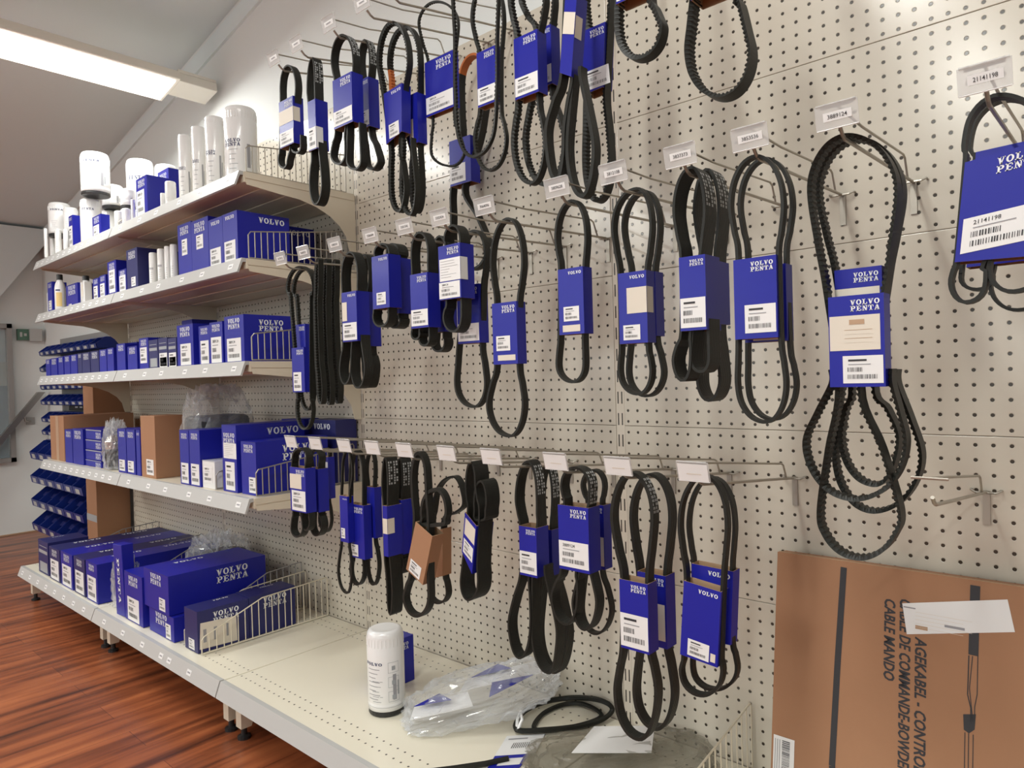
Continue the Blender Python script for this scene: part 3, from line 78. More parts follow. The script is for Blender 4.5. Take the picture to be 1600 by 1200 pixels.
{'d':0.3676,'w':0.0255,'th':0.0045,'k':'rib','s':[{'c':1,'p':[[-0.789,0.7416],[-0.7924,0.7589],[-0.7952,0.7764],[-0.7908,0.7938],[-0.78,0.807],[-0.766,0.8125],[-0.7482,0.8092],[-0.7357,0.7979],[-0.7316,0.7817],[-0.7334,0.7644],[-0.7355,0.747],[-0.7651,0.6299],[-0.7651,0.6055],[-0.7653,0.5809],[-0.7696,0.5533],[-0.7794,0.5315],[-0.7922,0.5215],[-0.8093,0.5252],[-0.8214,0.5428],[-0.8252,0.5697],[-0.8139,0.5969],[-0.8005,0.6242]]},{'c':0,'p':[[-0.7579,0.6311],[-0.7684,0.599],[-0.7774,0.5669],[-0.7746,0.5411],[-0.7651,0.5239],[-0.7517,0.5198],[-0.7386,0.5296],[-0.7288,0.5506],[-0.7245,0.5772],[-0.7304,0.6058],[-0.7379,0.6343]]}],'q':[[-0.7992,0.7435],[-0.7311,0.7435],[-0.7311,0.6258],[-0.7992,0.6258]],'logo':'VP','labs':[[0,0.98,0.55,0.95,'b']],'col':'blue','sd':0.0355,'m':'t','l':'looped belt with white print,wide blue sleeve,bottom row,eighth hook from left,front','g':'drive belts on the bottom row of hooks'},
{'d':0.3084,'w':0.0146,'th':0.0045,'k':'rib','s':[{'c':1,'p':[[-0.7815,0.7331],[-0.7875,0.7507],[-0.7923,0.7686],[-0.7883,0.7841],[-0.7787,0.7959],[-0.766,0.8008],[-0.7537,0.7977],[-0.7451,0.7874],[-0.7424,0.7727],[-0.7455,0.7546],[-0.7493,0.7363],[-0.7532,0.6186],[-0.7425,0.5834],[-0.7341,0.5481],[-0.7393,0.5226],[-0.752,0.5019],[-0.769,0.4915],[-0.7866,0.4943],[-0.7993,0.5099],[-0.8033,0.5343],[-0.7979,0.5734],[-0.7916,0.6124]]}],'q':[[-0.7829,0.7384],[-0.7392,0.7384],[-0.7392,0.6189],[-0.7829,0.6189]],'logo':'VP','labs':[[0,0.98,0.5,0.95,'w']],'col':'blue','sd':0.0246,'l':'looped belt in dark blue sleeve,bottom row,eighth hook from left,behind','g':'drive belts on the bottom row of hooks'},
{'d':0.3807,'w':0.0203,'th':0.006,'k':'rib','s':[{'c':1,'p':[[-0.6595,0.6314],[-0.6692,0.6818],[-0.6769,0.733],[-0.6704,0.7721],[-0.6553,0.8013],[-0.636,0.8129],[-0.6159,0.8043],[-0.602,0.7784],[-0.5978,0.742],[-0.6037,0.6912],[-0.6106,0.6398],[-0.6116,0.528],[-0.6047,0.4925],[-0.5993,0.4569],[-0.6046,0.4151],[-0.6167,0.3817],[-0.6325,0.3656],[-0.6569,0.3688],[-0.6745,0.3939],[-0.68,0.4343],[-0.6729,0.4749],[-0.6644,0.5155]]}],'q':[[-0.6606,0.6332],[-0.6057,0.6332],[-0.6057,0.5167],[-0.6606,0.5167]],'logo':'VP','labs':[[0,0.98,0.48,0.96,'b']],'col':'blue','sd':0.0303,'m':'t','l':'large belt in blue sleeve with barcode label,bottom row,ninth hook from left,front','g':'drive belts on the bottom row of hooks'},
{'d':0.3194,'w':0.022,'th':0.006,'k':'rib','s':[{'c':1,'p':[[-0.6661,0.6215],[-0.6725,0.6718],[-0.6775,0.7225],[-0.6709,0.762],[-0.6556,0.7915],[-0.636,0.8031],[-0.6168,0.7945],[-0.6035,0.7682],[-0.5995,0.7314],[-0.6054,0.6813],[-0.6123,0.6306],[-0.6157,0.5193],[-0.6088,0.4767],[-0.6034,0.434],[-0.6085,0.3994],[-0.6207,0.3713],[-0.6368,0.3572],[-0.6592,0.3593],[-0.6754,0.3794],[-0.6806,0.4124],[-0.6749,0.4598],[-0.6684,0.5072]]}],'q':[[-0.6633,0.632],[-0.6073,0.632],[-0.6073,0.5063],[-0.6633,0.5063]],'logo':'VP','labs':[[0.5,0.95,0.4,0.9,'w']],'col':'blue','sd':0.032,'ob':[-1.0792,-1.0119,1.6353,1.6842],'l':'large belt in blue sleeve,bottom row,ninth hook from left,rearmost','g':'drive belts on the bottom row of hooks'},
{'d':0.3868,'w':0.0154,'th':0.0045,'k':'rib','s':[{'c':1,'p':[[-0.5371,0.6539],[-0.542,0.6962],[-0.5458,0.7388],[-0.539,0.7781],[-0.5228,0.8075],[-0.502,0.8192],[-0.4833,0.8106],[-0.4704,0.7847],[-0.4665,0.7483],[-0.4704,0.7067],[-0.4749,0.6646],[-0.4823,0.5459],[-0.4809,0.5339],[-0.4798,0.522],[-0.4845,0.5021],[-0.4965,0.4851],[-0.5127,0.4754],[-0.5317,0.4751],[-0.5457,0.4854],[-0.5504,0.5035],[-0.548,0.5169],[-0.5451,0.5304]]}],'q':[[-0.5361,0.653],[-0.4745,0.6462],[-0.4839,0.5291],[-0.5462,0.5344]],'logo':'V','labs':[[0.2,0.78,0.74,0.96,'b'],[0.82,0.95,0.83,0.94,'w']],'col':'blue','sd':0.0254,'l':'large loop belt in wide blue sleeve,bottom row,tenth hook from left,front','g':'drive belts on the bottom row of hooks'},
{'d':0.3605,'w':0.0137,'th':0.0045,'k':'rib','s':[{'c':1,'p':[[-0.5373,0.6631],[-0.5412,0.6986],[-0.5443,0.7343],[-0.5377,0.7727],[-0.5223,0.8014],[-0.5024,0.8128],[-0.4835,0.8045],[-0.4704,0.7792],[-0.4664,0.7437],[-0.4692,0.7088],[-0.4724,0.6737],[-0.4753,0.564],[-0.4714,0.5426],[-0.4682,0.5211],[-0.4734,0.5029],[-0.4868,0.4868],[-0.5052,0.4771],[-0.5248,0.4763],[-0.5392,0.4852],[-0.5441,0.5015],[-0.5435,0.525],[-0.5428,0.5485]]}],'q':[[-0.536,0.6745],[-0.4665,0.6726],[-0.4737,0.5577],[-0.5405,0.5553]],'logo':'V','labs':[],'col':'blue','sd':0.0237,'l':'large loop belt in blue sleeve showing above,bottom row,tenth hook from left,behind','g':'drive belts on the bottom row of hooks'}],
'H': [
{'x':-1.665,'z0':1.875,'z1':1.811,'r':'top','t':'','l':'wire hook in the top row,first from the left','e':0},
{'x':-1.555,'z0':1.875,'z1':1.811,'r':'top','t':'','l':'wire hook in the top row,second from the left','e':0},
{'x':-1.412,'z0':1.875,'z1':1.811,'r':'top','t':'','l':'wire hook in the top row,third from the left','e':0},
{'x':-1.282,'z0':1.875,'z1':1.811,'r':'top','t':'','l':'wire hook in the top row,fourth from the left','e':0},
{'x':-1.19,'z0':1.875,'z1':1.811,'r':'top','t':'','l':'wire hook in the top row,fifth from the left','e':0},
{'x':-0.99,'z0':1.875,'z1':1.811,'r':'top','t':'','l':'wire hook in the top row,sixth from the left','e':0},
{'x':-0.87,'z0':1.875,'z1':1.811,'r':'top','t':'','l':'wire hook in the top row,seventh from the left','e':0},
{'x':-0.755,'z0':1.875,'z1':1.811,'r':'top','t':'','l':'wire hook in the top row,eighth from the left','e':0},
{'x':-1.662,'z0':1.298,'z1':1.29,'r':'middle','t':'357912','l':'wire hook tagged 357912 in the middle row,first from the left','e':0},
{'x':-1.552,'z0':1.298,'z1':1.29,'r':'middle','t':'3580532','l':'wire hook tagged 3580532 in the middle row,second from the left','e':0},
{'x':-1.416,'z0':1.298,'z1':1.29,'r':'middle','t':'3580554','l':'wire hook tagged 3580554 in the middle row,third from the left','e':0},
{'x':-1.277,'z0':1.298,'z1':1.29,'r':'middle','t':'3586604','l':'wire hook tagged 3586604 in the middle row,fourth from the left','e':0},
{'x':-1.158,'z0':1.298,'z1':1.29,'r':'middle','t':'3581546','l':'wire hook tagged 3581546 in the middle row,fifth from the left','e':0},
{'x':-1.047,'z0':1.298,'z1':1.29,'r':'middle','t':'3582424','l':'wire hook tagged 3582424 in the middle row,sixth from the left','e':0},
{'x':-0.921,'z0':1.298,'z1':1.29,'r':'middle','t':'7064096','l':'wire hook tagged 7064096 in the middle row,seventh from the left','e':0},
{'x':-0.746,'z0':1.298,'z1':1.29,'r':'middle','t':'3809628','l':'wire hook tagged 3809628 in the middle row,eighth from the left','e':0},
{'x':-0.63,'z0':1.298,'z1':1.29,'r':'middle','t':'3812108','l':'wire hook tagged 3812108 in the middle row,ninth from the left','e':0},
{'x':-0.51,'z0':1.298,'z1':1.29,'r':'middle','t':'3837373','l':'wire hook tagged 3837373 in the middle row,tenth from the left','e':0},
{'x':-0.402,'z0':1.298,'z1':1.29,'r':'middle','t':'3853536','l':'wire hook tagged 3853536 in the middle row,eleventh from the left','e':0},
{'x':-0.286,'z0':1.298,'z1':1.29,'r':'middle','t':'3889124','l':'wire hook tagged 3889124 in the middle row,twelfth from the left','e':0},
{'x':-0.126,'z0':1.298,'z1':1.29,'r':'middle','t':'21141198','l':'wire hook tagged 21141198 in the middle row,thirteenth from the left','e':0},
{'x':-1.638,'z0':0.769,'z1':0.813,'r':'bottom','t':'','l':'wire hook in the bottom row,first from the left','e':0},
{'x':-1.524,'z0':0.769,'z1':0.813,'r':'bottom','t':'','l':'wire hook in the bottom row,second from the left','e':0},
{'x':-1.402,'z0':0.769,'z1':0.813,'r':'bottom','t':'','l':'wire hook in the bottom row,third from the left','e':0},
{'x':-1.293,'z0':0.769,'z1':0.813,'r':'bottom','t':'','l':'wire hook in the bottom row,fourth from the left','e':0},
{'x':-1.18,'z0':0.769,'z1':0.813,'r':'bottom','t':'','l':'wire hook in the bottom row,fifth from the left','e':0},
{'x':-1.047,'z0':0.769,'z1':0.813,'r':'bottom','t':'','l':'wire hook in the bottom row,sixth from the left','e':0},
{'x':-0.922,'z0':0.769,'z1':0.813,'r':'bottom','t':'','l':'wire hook in the bottom row,seventh from the left','e':0},
{'x':-0.766,'z0':0.769,'z1':0.813,'r':'bottom','t':'','l':'wire hook in the bottom row,eighth from the left','e':0},
{'x':-0.636,'z0':0.769,'z1':0.813,'r':'bottom','t':'','l':'wire hook in the bottom row,ninth from the left','e':0},
{'x':-0.502,'z0':0.769,'z1':0.813,'r':'bottom','t':'','l':'wire hook in the bottom row,tenth from the left','e':0},
{'x':-0.19,'z0':0.769,'z1':0.813,'r':'bottom','t':'','l':'empty wire hook in the bottom row,eleventh from the left','e':1},
{'x':-0.64,'z0':1.875,'z1':1.811,'r':'top','t':'','l':'wire hook high up holding the double cogged belt','e':0},
{'x':-0.44,'z0':1.875,'z1':1.811,'r':'top','t':'','l':'wire hook high up holding the lone big cogged loop','e':0}],
'I': [
{'t':'can','x':-2.0577,'r':0.0484,'z0':1.592,'z1':1.8339,'d':0.31,'txt':1,'sh':'top','look':'largest tall white filter can','px':374.75},
{'t':'can','x':-2.2275,'r':0.0307,'z0':1.592,'z1':1.8518,'d':0.31,'txt':1,'sh':'top','look':'tall white filter can','px':335.0},
{'t':'can','x':-2.347,'r':0.0226,'z0':1.592,'z1':1.8517,'d':0.31,'txt':1,'sh':'top','look':'slim tall white filter can','px':309.5},
{'t':'can','x':-2.452,'r':0.0231,'z0':1.592,'z1':1.8501,'d':0.31,'txt':1,'sh':'top','look':'slim tall white filter can','px':288.5},
{'t':'can','x':-2.4978,'r':0.018,'z0':1.592,'z1':1.6934,'d':0.345,'sh':'top','look':'small white filter can','px':266.0},
{'t':'can','x':-2.5252,'r':0.009,'z0':1.592,'z1':1.6562,'d':0.36,'sh':'top','look':'tiny white filter can','px':254.5},
{'t':'box','x0':-2.7354,'x1':-2.636,'z0':1.592,'z1':1.7438,'d':0.37,'dep':0.11,'lab':[0.06,0.75,0.3,0.9],'sh':'top','look':'blue filter carton with white label','px':220.5},
{'t':'box','x0':-2.8411,'x1':-2.7407,'z0':1.592,'z1':1.8164,'d':0.25,'dep':0.11,'lab':None,'sh':'top','look':'blue carton behind the small white cans','px':254.5},
{'t':'can','x':-3.0802,'r':0.0441,'z0':1.592,'z1':1.9249,'d':0.12,'sh':'top','look':'large white can behind the blue carton','px':259.0},
{'t':'can','x':-3.1746,'r':0.0533,'z0':1.592,'z1':1.9534,'d':0.19,'txt':2,'sh':'top','look':'large white can behind the blue cartons','px':218.0},
{'t':'can','x':-2.7835,'r':0.0073,'z0':1.592,'z1':1.6823,'d':0.365,'sh':'top','look':'tiny white filter can','px':207.5},
{'t':'can','x':-2.8943,'r':0.0151,'z0':1.592,'z1':1.6714,'d':0.35,'sh':'top','look':'small white filter can','px':197.0},
{'t':'can','x':-2.9564,'r':0.0163,'z0':1.592,'z1':1.672,'d':0.355,'sh':'top','look':'small white filter can','px':185.5},
{'t':'can','x':-3.4687,'r':0.0365,'z0':1.592,'z1':1.7859,'d':0.215,'sh':'top','look':'wide white filter can carrying another','px':171.5},
{'t':'can','x':-3.4265,'r':0.0438,'z0':1.7859,'z1':1.8934,'d':0.215,'sh':'top','look':'wide white filter can stacked on another can','px':175.5},
{'t':'can','x':-3.0531,'r':0.0262,'z0':1.592,'z1':1.7047,'d':0.29,'sh':'top','look':'white filter can under a stacked can','px':198.5},
{'t':'can','x':-3.0389,'r':0.0284,'z0':1.7047,'z1':1.785,'d':0.29,'sh':'top','look':'white filter can stacked behind','px':199.5},
{'t':'box','x0':-3.2075,'x1':-3.1113,'z0':1.592,'z1':1.6877,'d':0.37,'dep':0.034,'lab':[0.1,0.8,0.4,0.95],'sh':'top','look':'small blue carton with white label','px':150.5},
{'t':'can','x':-3.3354,'r':0.0399,'z0':1.592,'z1':1.7924,'d':0.335,'txt':2,'sh':'top','look':'large white can carrying the tallest can','px':141.0},
{'t':'can','x':-3.2795,'r':0.0553,'z0':1.7964,'z1':1.9775,'d':0.33,'txt':2,'sh':'top','look':'tallest white can,standing on another can','px':147.75},
{'t':'box','x0':-3.5068,'x1':-3.4555,'z0':1.592,'z1':1.7441,'d':0.37,'dep':0.1,'lab':[0.05,0.9,0.3,0.9],'sh':'top','look':'blue carton with white front label','px':110.0},
{'t':'can','x':-3.6052,'r':0.011,'z0':1.592,'z1':1.7074,'d':0.355,'sh':'top','look':'small white can under another','px':102.5},
{'t':'can','x':-3.7183,'r':0.0305,'z0':1.7074,'z1':1.8323,'d':0.3,'sh':'top','look':'white can on a smaller can','px':110.0},
{'t':'can','x':-3.7701,'r':0.0139,'z0':1.592,'z1':1.7303,'d':0.34,'sh':'top','look':'small white can','px':90.5},
{'t':'can','x':-3.8804,'r':0.0156,'z0':1.592,'z1':1.71,'d':0.33,'sh':'top','look':'small white can under the big grey-white can','px':79.0},
{'t':'can','x':-3.8272,'r':0.0475,'z0':1.71,'z1':1.8711,'d':0.315,'txt':2,'sh':'top','look':'big grey-white can on a small can','px':92.5},
{'t':'can','x':-3.817,'r':0.0075,'z0':1.592,'z1':1.7417,'d':0.378,'sh':'top','look':'slimmest white can at the far left end','px':71.0},
{'t':'box','x0':-2.0625,'x1':-1.9709,'z0':1.343,'z1':1.4962,'d':0.375,'dep':0.17,'logo':'V','lab':[0.1,0.85,0.55,0.97],'side':'V','sh':'second','look':'tall blue carton with barcode,nearest the end','px':358.5},
{'t':'box','x0':-2.1567,'x1':-2.0637,'z0':1.343,'z1':1.4952,'d':0.375,'dep':0.17,'logo':'V','lab':[0.1,0.85,0.6,0.97],'sh':'second','look':'tall blue carton with barcode','px':336.0},
{'t':'box','x0':-2.2786,'x1':-2.159,'z0':1.343,'z1':1.5119,'d':0.375,'dep':0.17,'lab':[0.3,0.7,0.3,0.56],'sh':'second','look':'tall blue carton with small label','px':311.25},
{'t':'box','x0':-2.381,'x1':-2.2797,'z0':1.343,'z1':1.5164,'d':0.375,'dep':0.17,'lab':[0.3,0.7,0.3,0.6],'sh':'second','look':'tall blue carton with small label','px':287.5},
{'t':'box','x0':-2.2065,'x1':-2.1067,'z0':1.343,'z1':1.5062,'d':0.2,'dep':0.17,'logo':None,'side':'V','lab':None,'sh':'second','look':'blue carton behind the end carton','px':407.0},
{'t':'can','x':-2.5007,'r':0.0121,'z0':1.343,'z1':1.4766,'d':0.34,'sh':'second','look':'tall slim white can','px':271.0},
{'t':'can','x':-2.5491,'r':0.0122,'z0':1.343,'z1':1.477,'d':0.34,'sh':'second','look':'tall slim white can','px':262.0},
{'t':'can','x':-2.6044,'r':0.0144,'z0':1.343,'z1':1.4759,'d':0.34,'txt':1,'sh':'second','look':'tall white can with blue print','px':252.0},
{'t':'can','x':-2.6662,'r':0.0145,'z0':1.343,'z1':1.4702,'d':0.345,'txt':1,'sh':'second','look':'tall white can with blue print','px':239.0},
{'t':'box','x0':-2.8376,'x1':-2.7326,'z0':1.343,'z1':1.4976,'d':0.375,'dep':0.15,'lab':[0.4,0.8,0.68,0.9],'dark':1,'sh':'second','look':'large dark blue carton','px':205.5},
{'t':'box','x0':-2.9224,'x1':-2.8445,'z0':1.343,'z1':1.4337,'d':0.375,'dep':0.07,'lab':[0.1,0.9,0.25,0.93],'sh':'second','look':'small blue carton with white label','px':191.0},
{'t':'box','x0':-3.0386,'x1':-2.9461,'z0':1.343,'z1':1.4798,'d':0.375,'dep':0.1,'lab':[0.15,0.85,0.25,0.9],'sh':'second','look':'mid-height blue carton with white label','px':174.25},
{'t':'box','x0':-3.1337,'x1':-3.0616,'z0':1.343,'z1':1.4371,'d':0.375,'dep':0.08,'lab':[0.1,0.8,0.35,0.95],'sh':'second','look':'small blue carton with white label','px':160.0},
{'t':'box','x0':-3.2096,'x1':-3.1423,'z0':1.343,'z1':1.4333,'d':0.375,'dep':0.08,'lab':[0.1,0.8,0.35,0.95],'sh':'second','look':'small blue carton with white label','px':149.5},
{'t':'bottle','x':-3.4084,'r':0.0238,'z0':1.343,'z1':1.4743,'d':0.34,'sh':'second','look':'white square bottle with black cap','px':134.0},
{'t':'box','x0':-3.6099,'x1':-3.4533,'z0':1.343,'z1':1.4499,'d':0.36,'dep':0.08,'lab':[0.2,0.45,0.8,0.9],'sh':'second','look':'blue carton between the two bottles','px':112.0},
{'t':'bottle','x':-3.6895,'r':0.0223,'z0':1.343,'z1':1.5114,'d':0.362,'yel':1,'sh':'second','look':'white round-shouldered oil bottle with black cap','px':93.0},
{'t':'box','x0':-3.8279,'x1':-3.7594,'z0':1.343,'z1':1.4867,'d':0.375,'dep':0.06,'lab':[0.2,0.8,0.6,0.9],'sh':'second','look':'narrow purple-blue carton','px':77.5},
{'t':'box','x0':-3.896,'x1':-3.9011,'z0':1.343,'z1':1.4495,'d':0.36,'dep':0.03,'white':1,'lab':None,'logo':None,'sh':'second','look':'thin white label card','px':71.25},
{'t':'box','x0':-2.0718,'x1':-1.9524,'z0':1.047,'z1':1.1879,'d':0.375,'dep':0.16,'lab':[0.12,0.85,0.48,0.97],'side':'VP','sh':'third','look':'large blue carton at the near end','px':365.0},
{'t':'box','x0':-2.1712,'x1':-2.0856,'z0':1.047,'z1':1.1775,'d':0.375,'dep':0.16,'lab':[0.1,0.9,0.36,0.97],'sh':'third','look':'blue carton with white label','px':337.0},
{'t':'box','x0':-2.2485,'x1':-2.1721,'z0':1.047,'z1':1.1713,'d':0.375,'dep':0.14,'lab':[0.15,0.9,0.38,0.97],'sh':'third','look':'blue carton with white label','px':318.5},
{'t':'box','x0':-2.4123,'x1':-2.2902,'z0':1.047,'z1':1.1854,'d':0.375,'dep':0.14,'lab':[0.2,0.85,0.46,0.97],'sh':'third','look':'large blue carton with tall label','px':288.5},
{'t':'box','x0':-2.5007,'x1':-2.433,'z0':1.047,'z1':1.1479,'d':0.37,'dep':0.12,'dark':1,'lab':[0.1,0.95,0.5,0.97],'logo':'K','sh':'third','look':'carton printed with a dark kraft pattern','px':268.5},
{'t':'box','x0':-2.5821,'x1':-2.506,'z0':1.047,'z1':1.1524,'d':0.37,'dep':0.12,'dark':1,'lab':[0.1,0.95,0.5,0.97],'logo':'K','sh':'third','look':'carton printed with a dark kraft pattern','px':254.0},
{'t':'box','x0':-2.6679,'x1':-2.5883,'z0':1.047,'z1':1.1504,'d':0.37,'dep':0.12,'logo':'K','lab':None,'dark':1,'sh':'third','look':'dark blue carton','px':239.0},
{'t':'box','x0':-2.7565,'x1':-2.6731,'z0':1.047,'z1':1.1624,'d':0.37,'dep':0.12,'lab':[0.1,0.85,0.3,0.8],'sh':'third','look':'blue carton with cream label','px':224.0},
{'t':'box','x0':-2.8578,'x1':-2.7668,'z0':1.047,'z1':1.1368,'d':0.375,'dep':0.12,'lab':None,'sh':'third','look':'blue carton with printed front','px':206.25},
{'t':'box','x0':-2.9691,'x1':-2.8827,'z0':1.047,'z1':1.1525,'d':0.375,'dep':0.12,'lab':None,'sh':'third','look':'pale blue carton','px':188.5},
{'t':'box','x0':-3.0751,'x1':-3.0049,'z0':1.047,'z1':1.1414,'d':0.375,'dep':0.1,'lab':None,'dark':0,'sh':'third','look':'small blue carton in the row of small cartons','px':172.0},
{'t':'box','x0':-3.1631,'x1':-3.0828,'z0':1.047,'z1':1.1399,'d':0.375,'dep':0.1,'lab':None,'dark':0,'sh':'third','look':'small blue carton in the row of small cartons','px':160.5},
{'t':'box','x0':-3.2706,'x1':-3.1712,'z0':1.047,'z1':1.1379,'d':0.375,'dep':0.1,'lab':None,'dark':1,'sh':'third','look':'small blue carton in the row of small cartons','px':147.5},
{'t':'box','x0':-3.3753,'x1':-3.279,'z0':1.047,'z1':1.1364,'d':0.375,'dep':0.1,'lab':None,'dark':1,'sh':'third','look':'small blue carton in the row of small cartons','px':134.0},
{'t':'box','x0':-3.4338,'x1':-3.3798,'z0':1.047,'z1':1.1365,'d':0.375,'dep':0.1,'lab':None,'dark':1,'sh':'third','look':'small blue carton in the row of small cartons','px':124.25},
{'t':'box','x0':-3.5289,'x1':-3.4428,'z0':1.047,'z1':1.1344,'d':0.375,'dep':0.1,'lab':None,'dark':0,'sh':'third','look':'small blue carton in the row of small cartons','px':115.0},
{'t':'box','x0':-3.6188,'x1':-3.5382,'z0':1.047,'z1':1.1332,'d':0.375,'dep':0.1,'lab':None,'dark':0,'sh':'third','look':'small blue carton in the row of small cartons','px':104.5},
{'t':'box','x0':-3.7076,'x1':-3.6331,'z0':1.047,'z1':1.1321,'d':0.375,'dep':0.1,'lab':None,'dark':0,'sh':'third','look':'small blue carton in the row of small cartons','px':94.5},
{'t':'box','x0':-3.8195,'x1':-3.7225,'z0':1.047,'z1':1.13,'d':0.375,'dep':0.1,'lab':None,'dark':0,'sh':'third','look':'small blue carton in the row of small cartons','px':84.0},
{'t':'box','x0':-3.896,'x1':-3.8302,'z0':1.047,'z1':1.1279,'d':0.375,'dep':0.1,'lab':None,'dark':0,'sh':'third','look':'small blue carton in the row of small cartons','px':72.5},
{'t':'box','x0':-2.831,'x1':-2.7387,'z0':1.047,'z1':1.2413,'d':0.18,'dep':0.1,'lab':None,'logo':None,'sh':'third','look':'blue carton standing at the back','px':292.0},
{'t':'box','x0':-3.3764,'x1':-3.2434,'z0':1.047,'z1':1.1814,'d':0.2,'dep':0.1,'lab':None,'logo':None,'sh':'third','look':'purple-blue carton standing at the back','px':205.0},
{'t':'box','x0':-2.0225,'x1':-1.9332,'z0':0.651,'z1':0.8106,'d':0.36,'dep':0.245,'lab':[0.5,0.98,0.66,0.95],'side':'VP','sh':'fourth','look':'large blue carton at the near end','px':387.5},
{'t':'box','x0':-2.1329,'x1':-2.0413,'z0':0.651,'z1':0.8579,'d':0.365,'dep':0.235,'lab':[0.2,0.85,0.55,0.97],'lab2':[0.1,1,0.27,0.5],'side':'V','big':1,'sh':'fourth','look':'large blue carton with white label','px':357.0},
{'t':'box','x0':-2.2361,'x1':-2.1443,'z0':0.651,'z1':0.8568,'d':0.1,'dep':0.09,'logo':'VP','lab':None,'sh':'fourth','look':'blue carton at the back reading VOLVO','px':451.0},
{'t':'box','x0':-2.081,'x1':-1.9238,'z0':0.651,'z1':0.8576,'d':0.09,'dep':0.08,'logo':'V','lab':None,'dark':1,'sh':'fourth','look':'wide dark blue carton at the back','px':503.0},
{'t':'box','x0':-2.2642,'x1':-2.1781,'z0':0.651,'z1':0.7402,'d':0.37,'dep':0.12,'white':1,'lab':[0.1,0.8,0.2,0.8],'logo':None,'sh':'fourth','look':'small white carton','px':325.5},
{'t':'box','x0':-2.3452,'x1':-2.2688,'z0':0.651,'z1':0.8365,'d':0.375,'dep':0.2,'lab':[0.12,0.9,0.6,0.97],'sh':'fourth','look':'tall blue carton with white label','px':303.0},
{'t':'box','x0':-2.4199,'x1':-2.35,'z0':0.651,'z1':0.8342,'d':0.375,'dep':0.2,'lab':[0.12,0.9,0.6,0.97],'sh':'fourth','look':'tall blue carton with white label','px':287.0},
{'t':'box','x0':-2.7557,'x1':-2.626,'z0':0.651,'z1':0.8766,'d':0.375,'dep':0.1,'brown':1,'lab':[0.35,0.85,0.7,0.95],'logo':None,'sh':'fourth','look':'tall brown cardboard carton','px':230.0},
{'t':'box','x0':-2.8036,'x1':-2.7664,'z0':0.651,'z1':0.8224,'d':0.375,'dep':0.12,'lab':None,'sh':'fourth','look':'narrow blue carton beside the brown carton','px':215.0},
{'t':'box','x0':-2.8995,'x1':-2.8159,'z0':0.651,'z1':0.8228,'d':0.375,'dep':0.12,'lab':[0.1,0.8,0.7,0.95],'sh':'fourth','look':'blue carton with low white label','px':203.5},
{'t':'box','x0':-2.9898,'x1':-2.9058,'z0':0.651,'z1':0.8227,'d':0.375,'dep':0.12,'lab':[0.1,0.8,0.7,0.95],'sh':'fourth','look':'blue carton with low white label','px':189.75},
{'t':'box','x0':-3.3907,'x1':-3.201,'z0':0.651,'z1':0.6799,'d':0.37,'dep':0.13,'lab':None,'logo':'R','sh':'fourth','look':'lowest flat blue carton of four','px':146.0},
{'t':'box','x0':-3.3861,'x1':-3.1969,'z0':0.6809,'z1':0.7234,'d':0.37,'dep':0.13,'lab':None,'logo':'R','sh':'fourth','look':'second lowest flat blue carton of four','px':146.0},
{'t':'box','x0':-3.3816,'x1':-3.1927,'z0':0.7244,'z1':0.7669,'d':0.37,'dep':0.13,'lab':None,'logo':'R','sh':'fourth','look':'second highest flat blue carton of four','px':146.0},
{'t':'box','x0':-3.377,'x1':-3.1886,'z0':0.7679,'z1':0.8102,'d':0.37,'dep':0.13,'lab':None,'logo':'R','sh':'fourth','look':'topmost flat blue carton of four','px':146.0},
{'t':'box','x0':-3.538,'x1':-3.4011,'z0':0.651,'z1':0.808,'d':0.375,'dep':0.13,'lab':None,'sh':'fourth','look':'plain bright blue carton','px':121.0},
{'t':'box','x0':-3.6465,'x1':-3.5471,'z0':0.651,'z1':0.8016,'d':0.375,'dep':0.13,'lab':None,'sh':'fourth','look':'plastic wrapped blue carton','px':106.5},
{'t':'box','x0':-3.8804,'x1':-3.6764,'z0':0.651,'z1':0.8591,'d':0.37,'dep':0.3,'brown':1,'lab':None,'logo':None,'tape':1,'sh':'fourth','look':'large brown cardboard carton at the far end','px':88.5}],
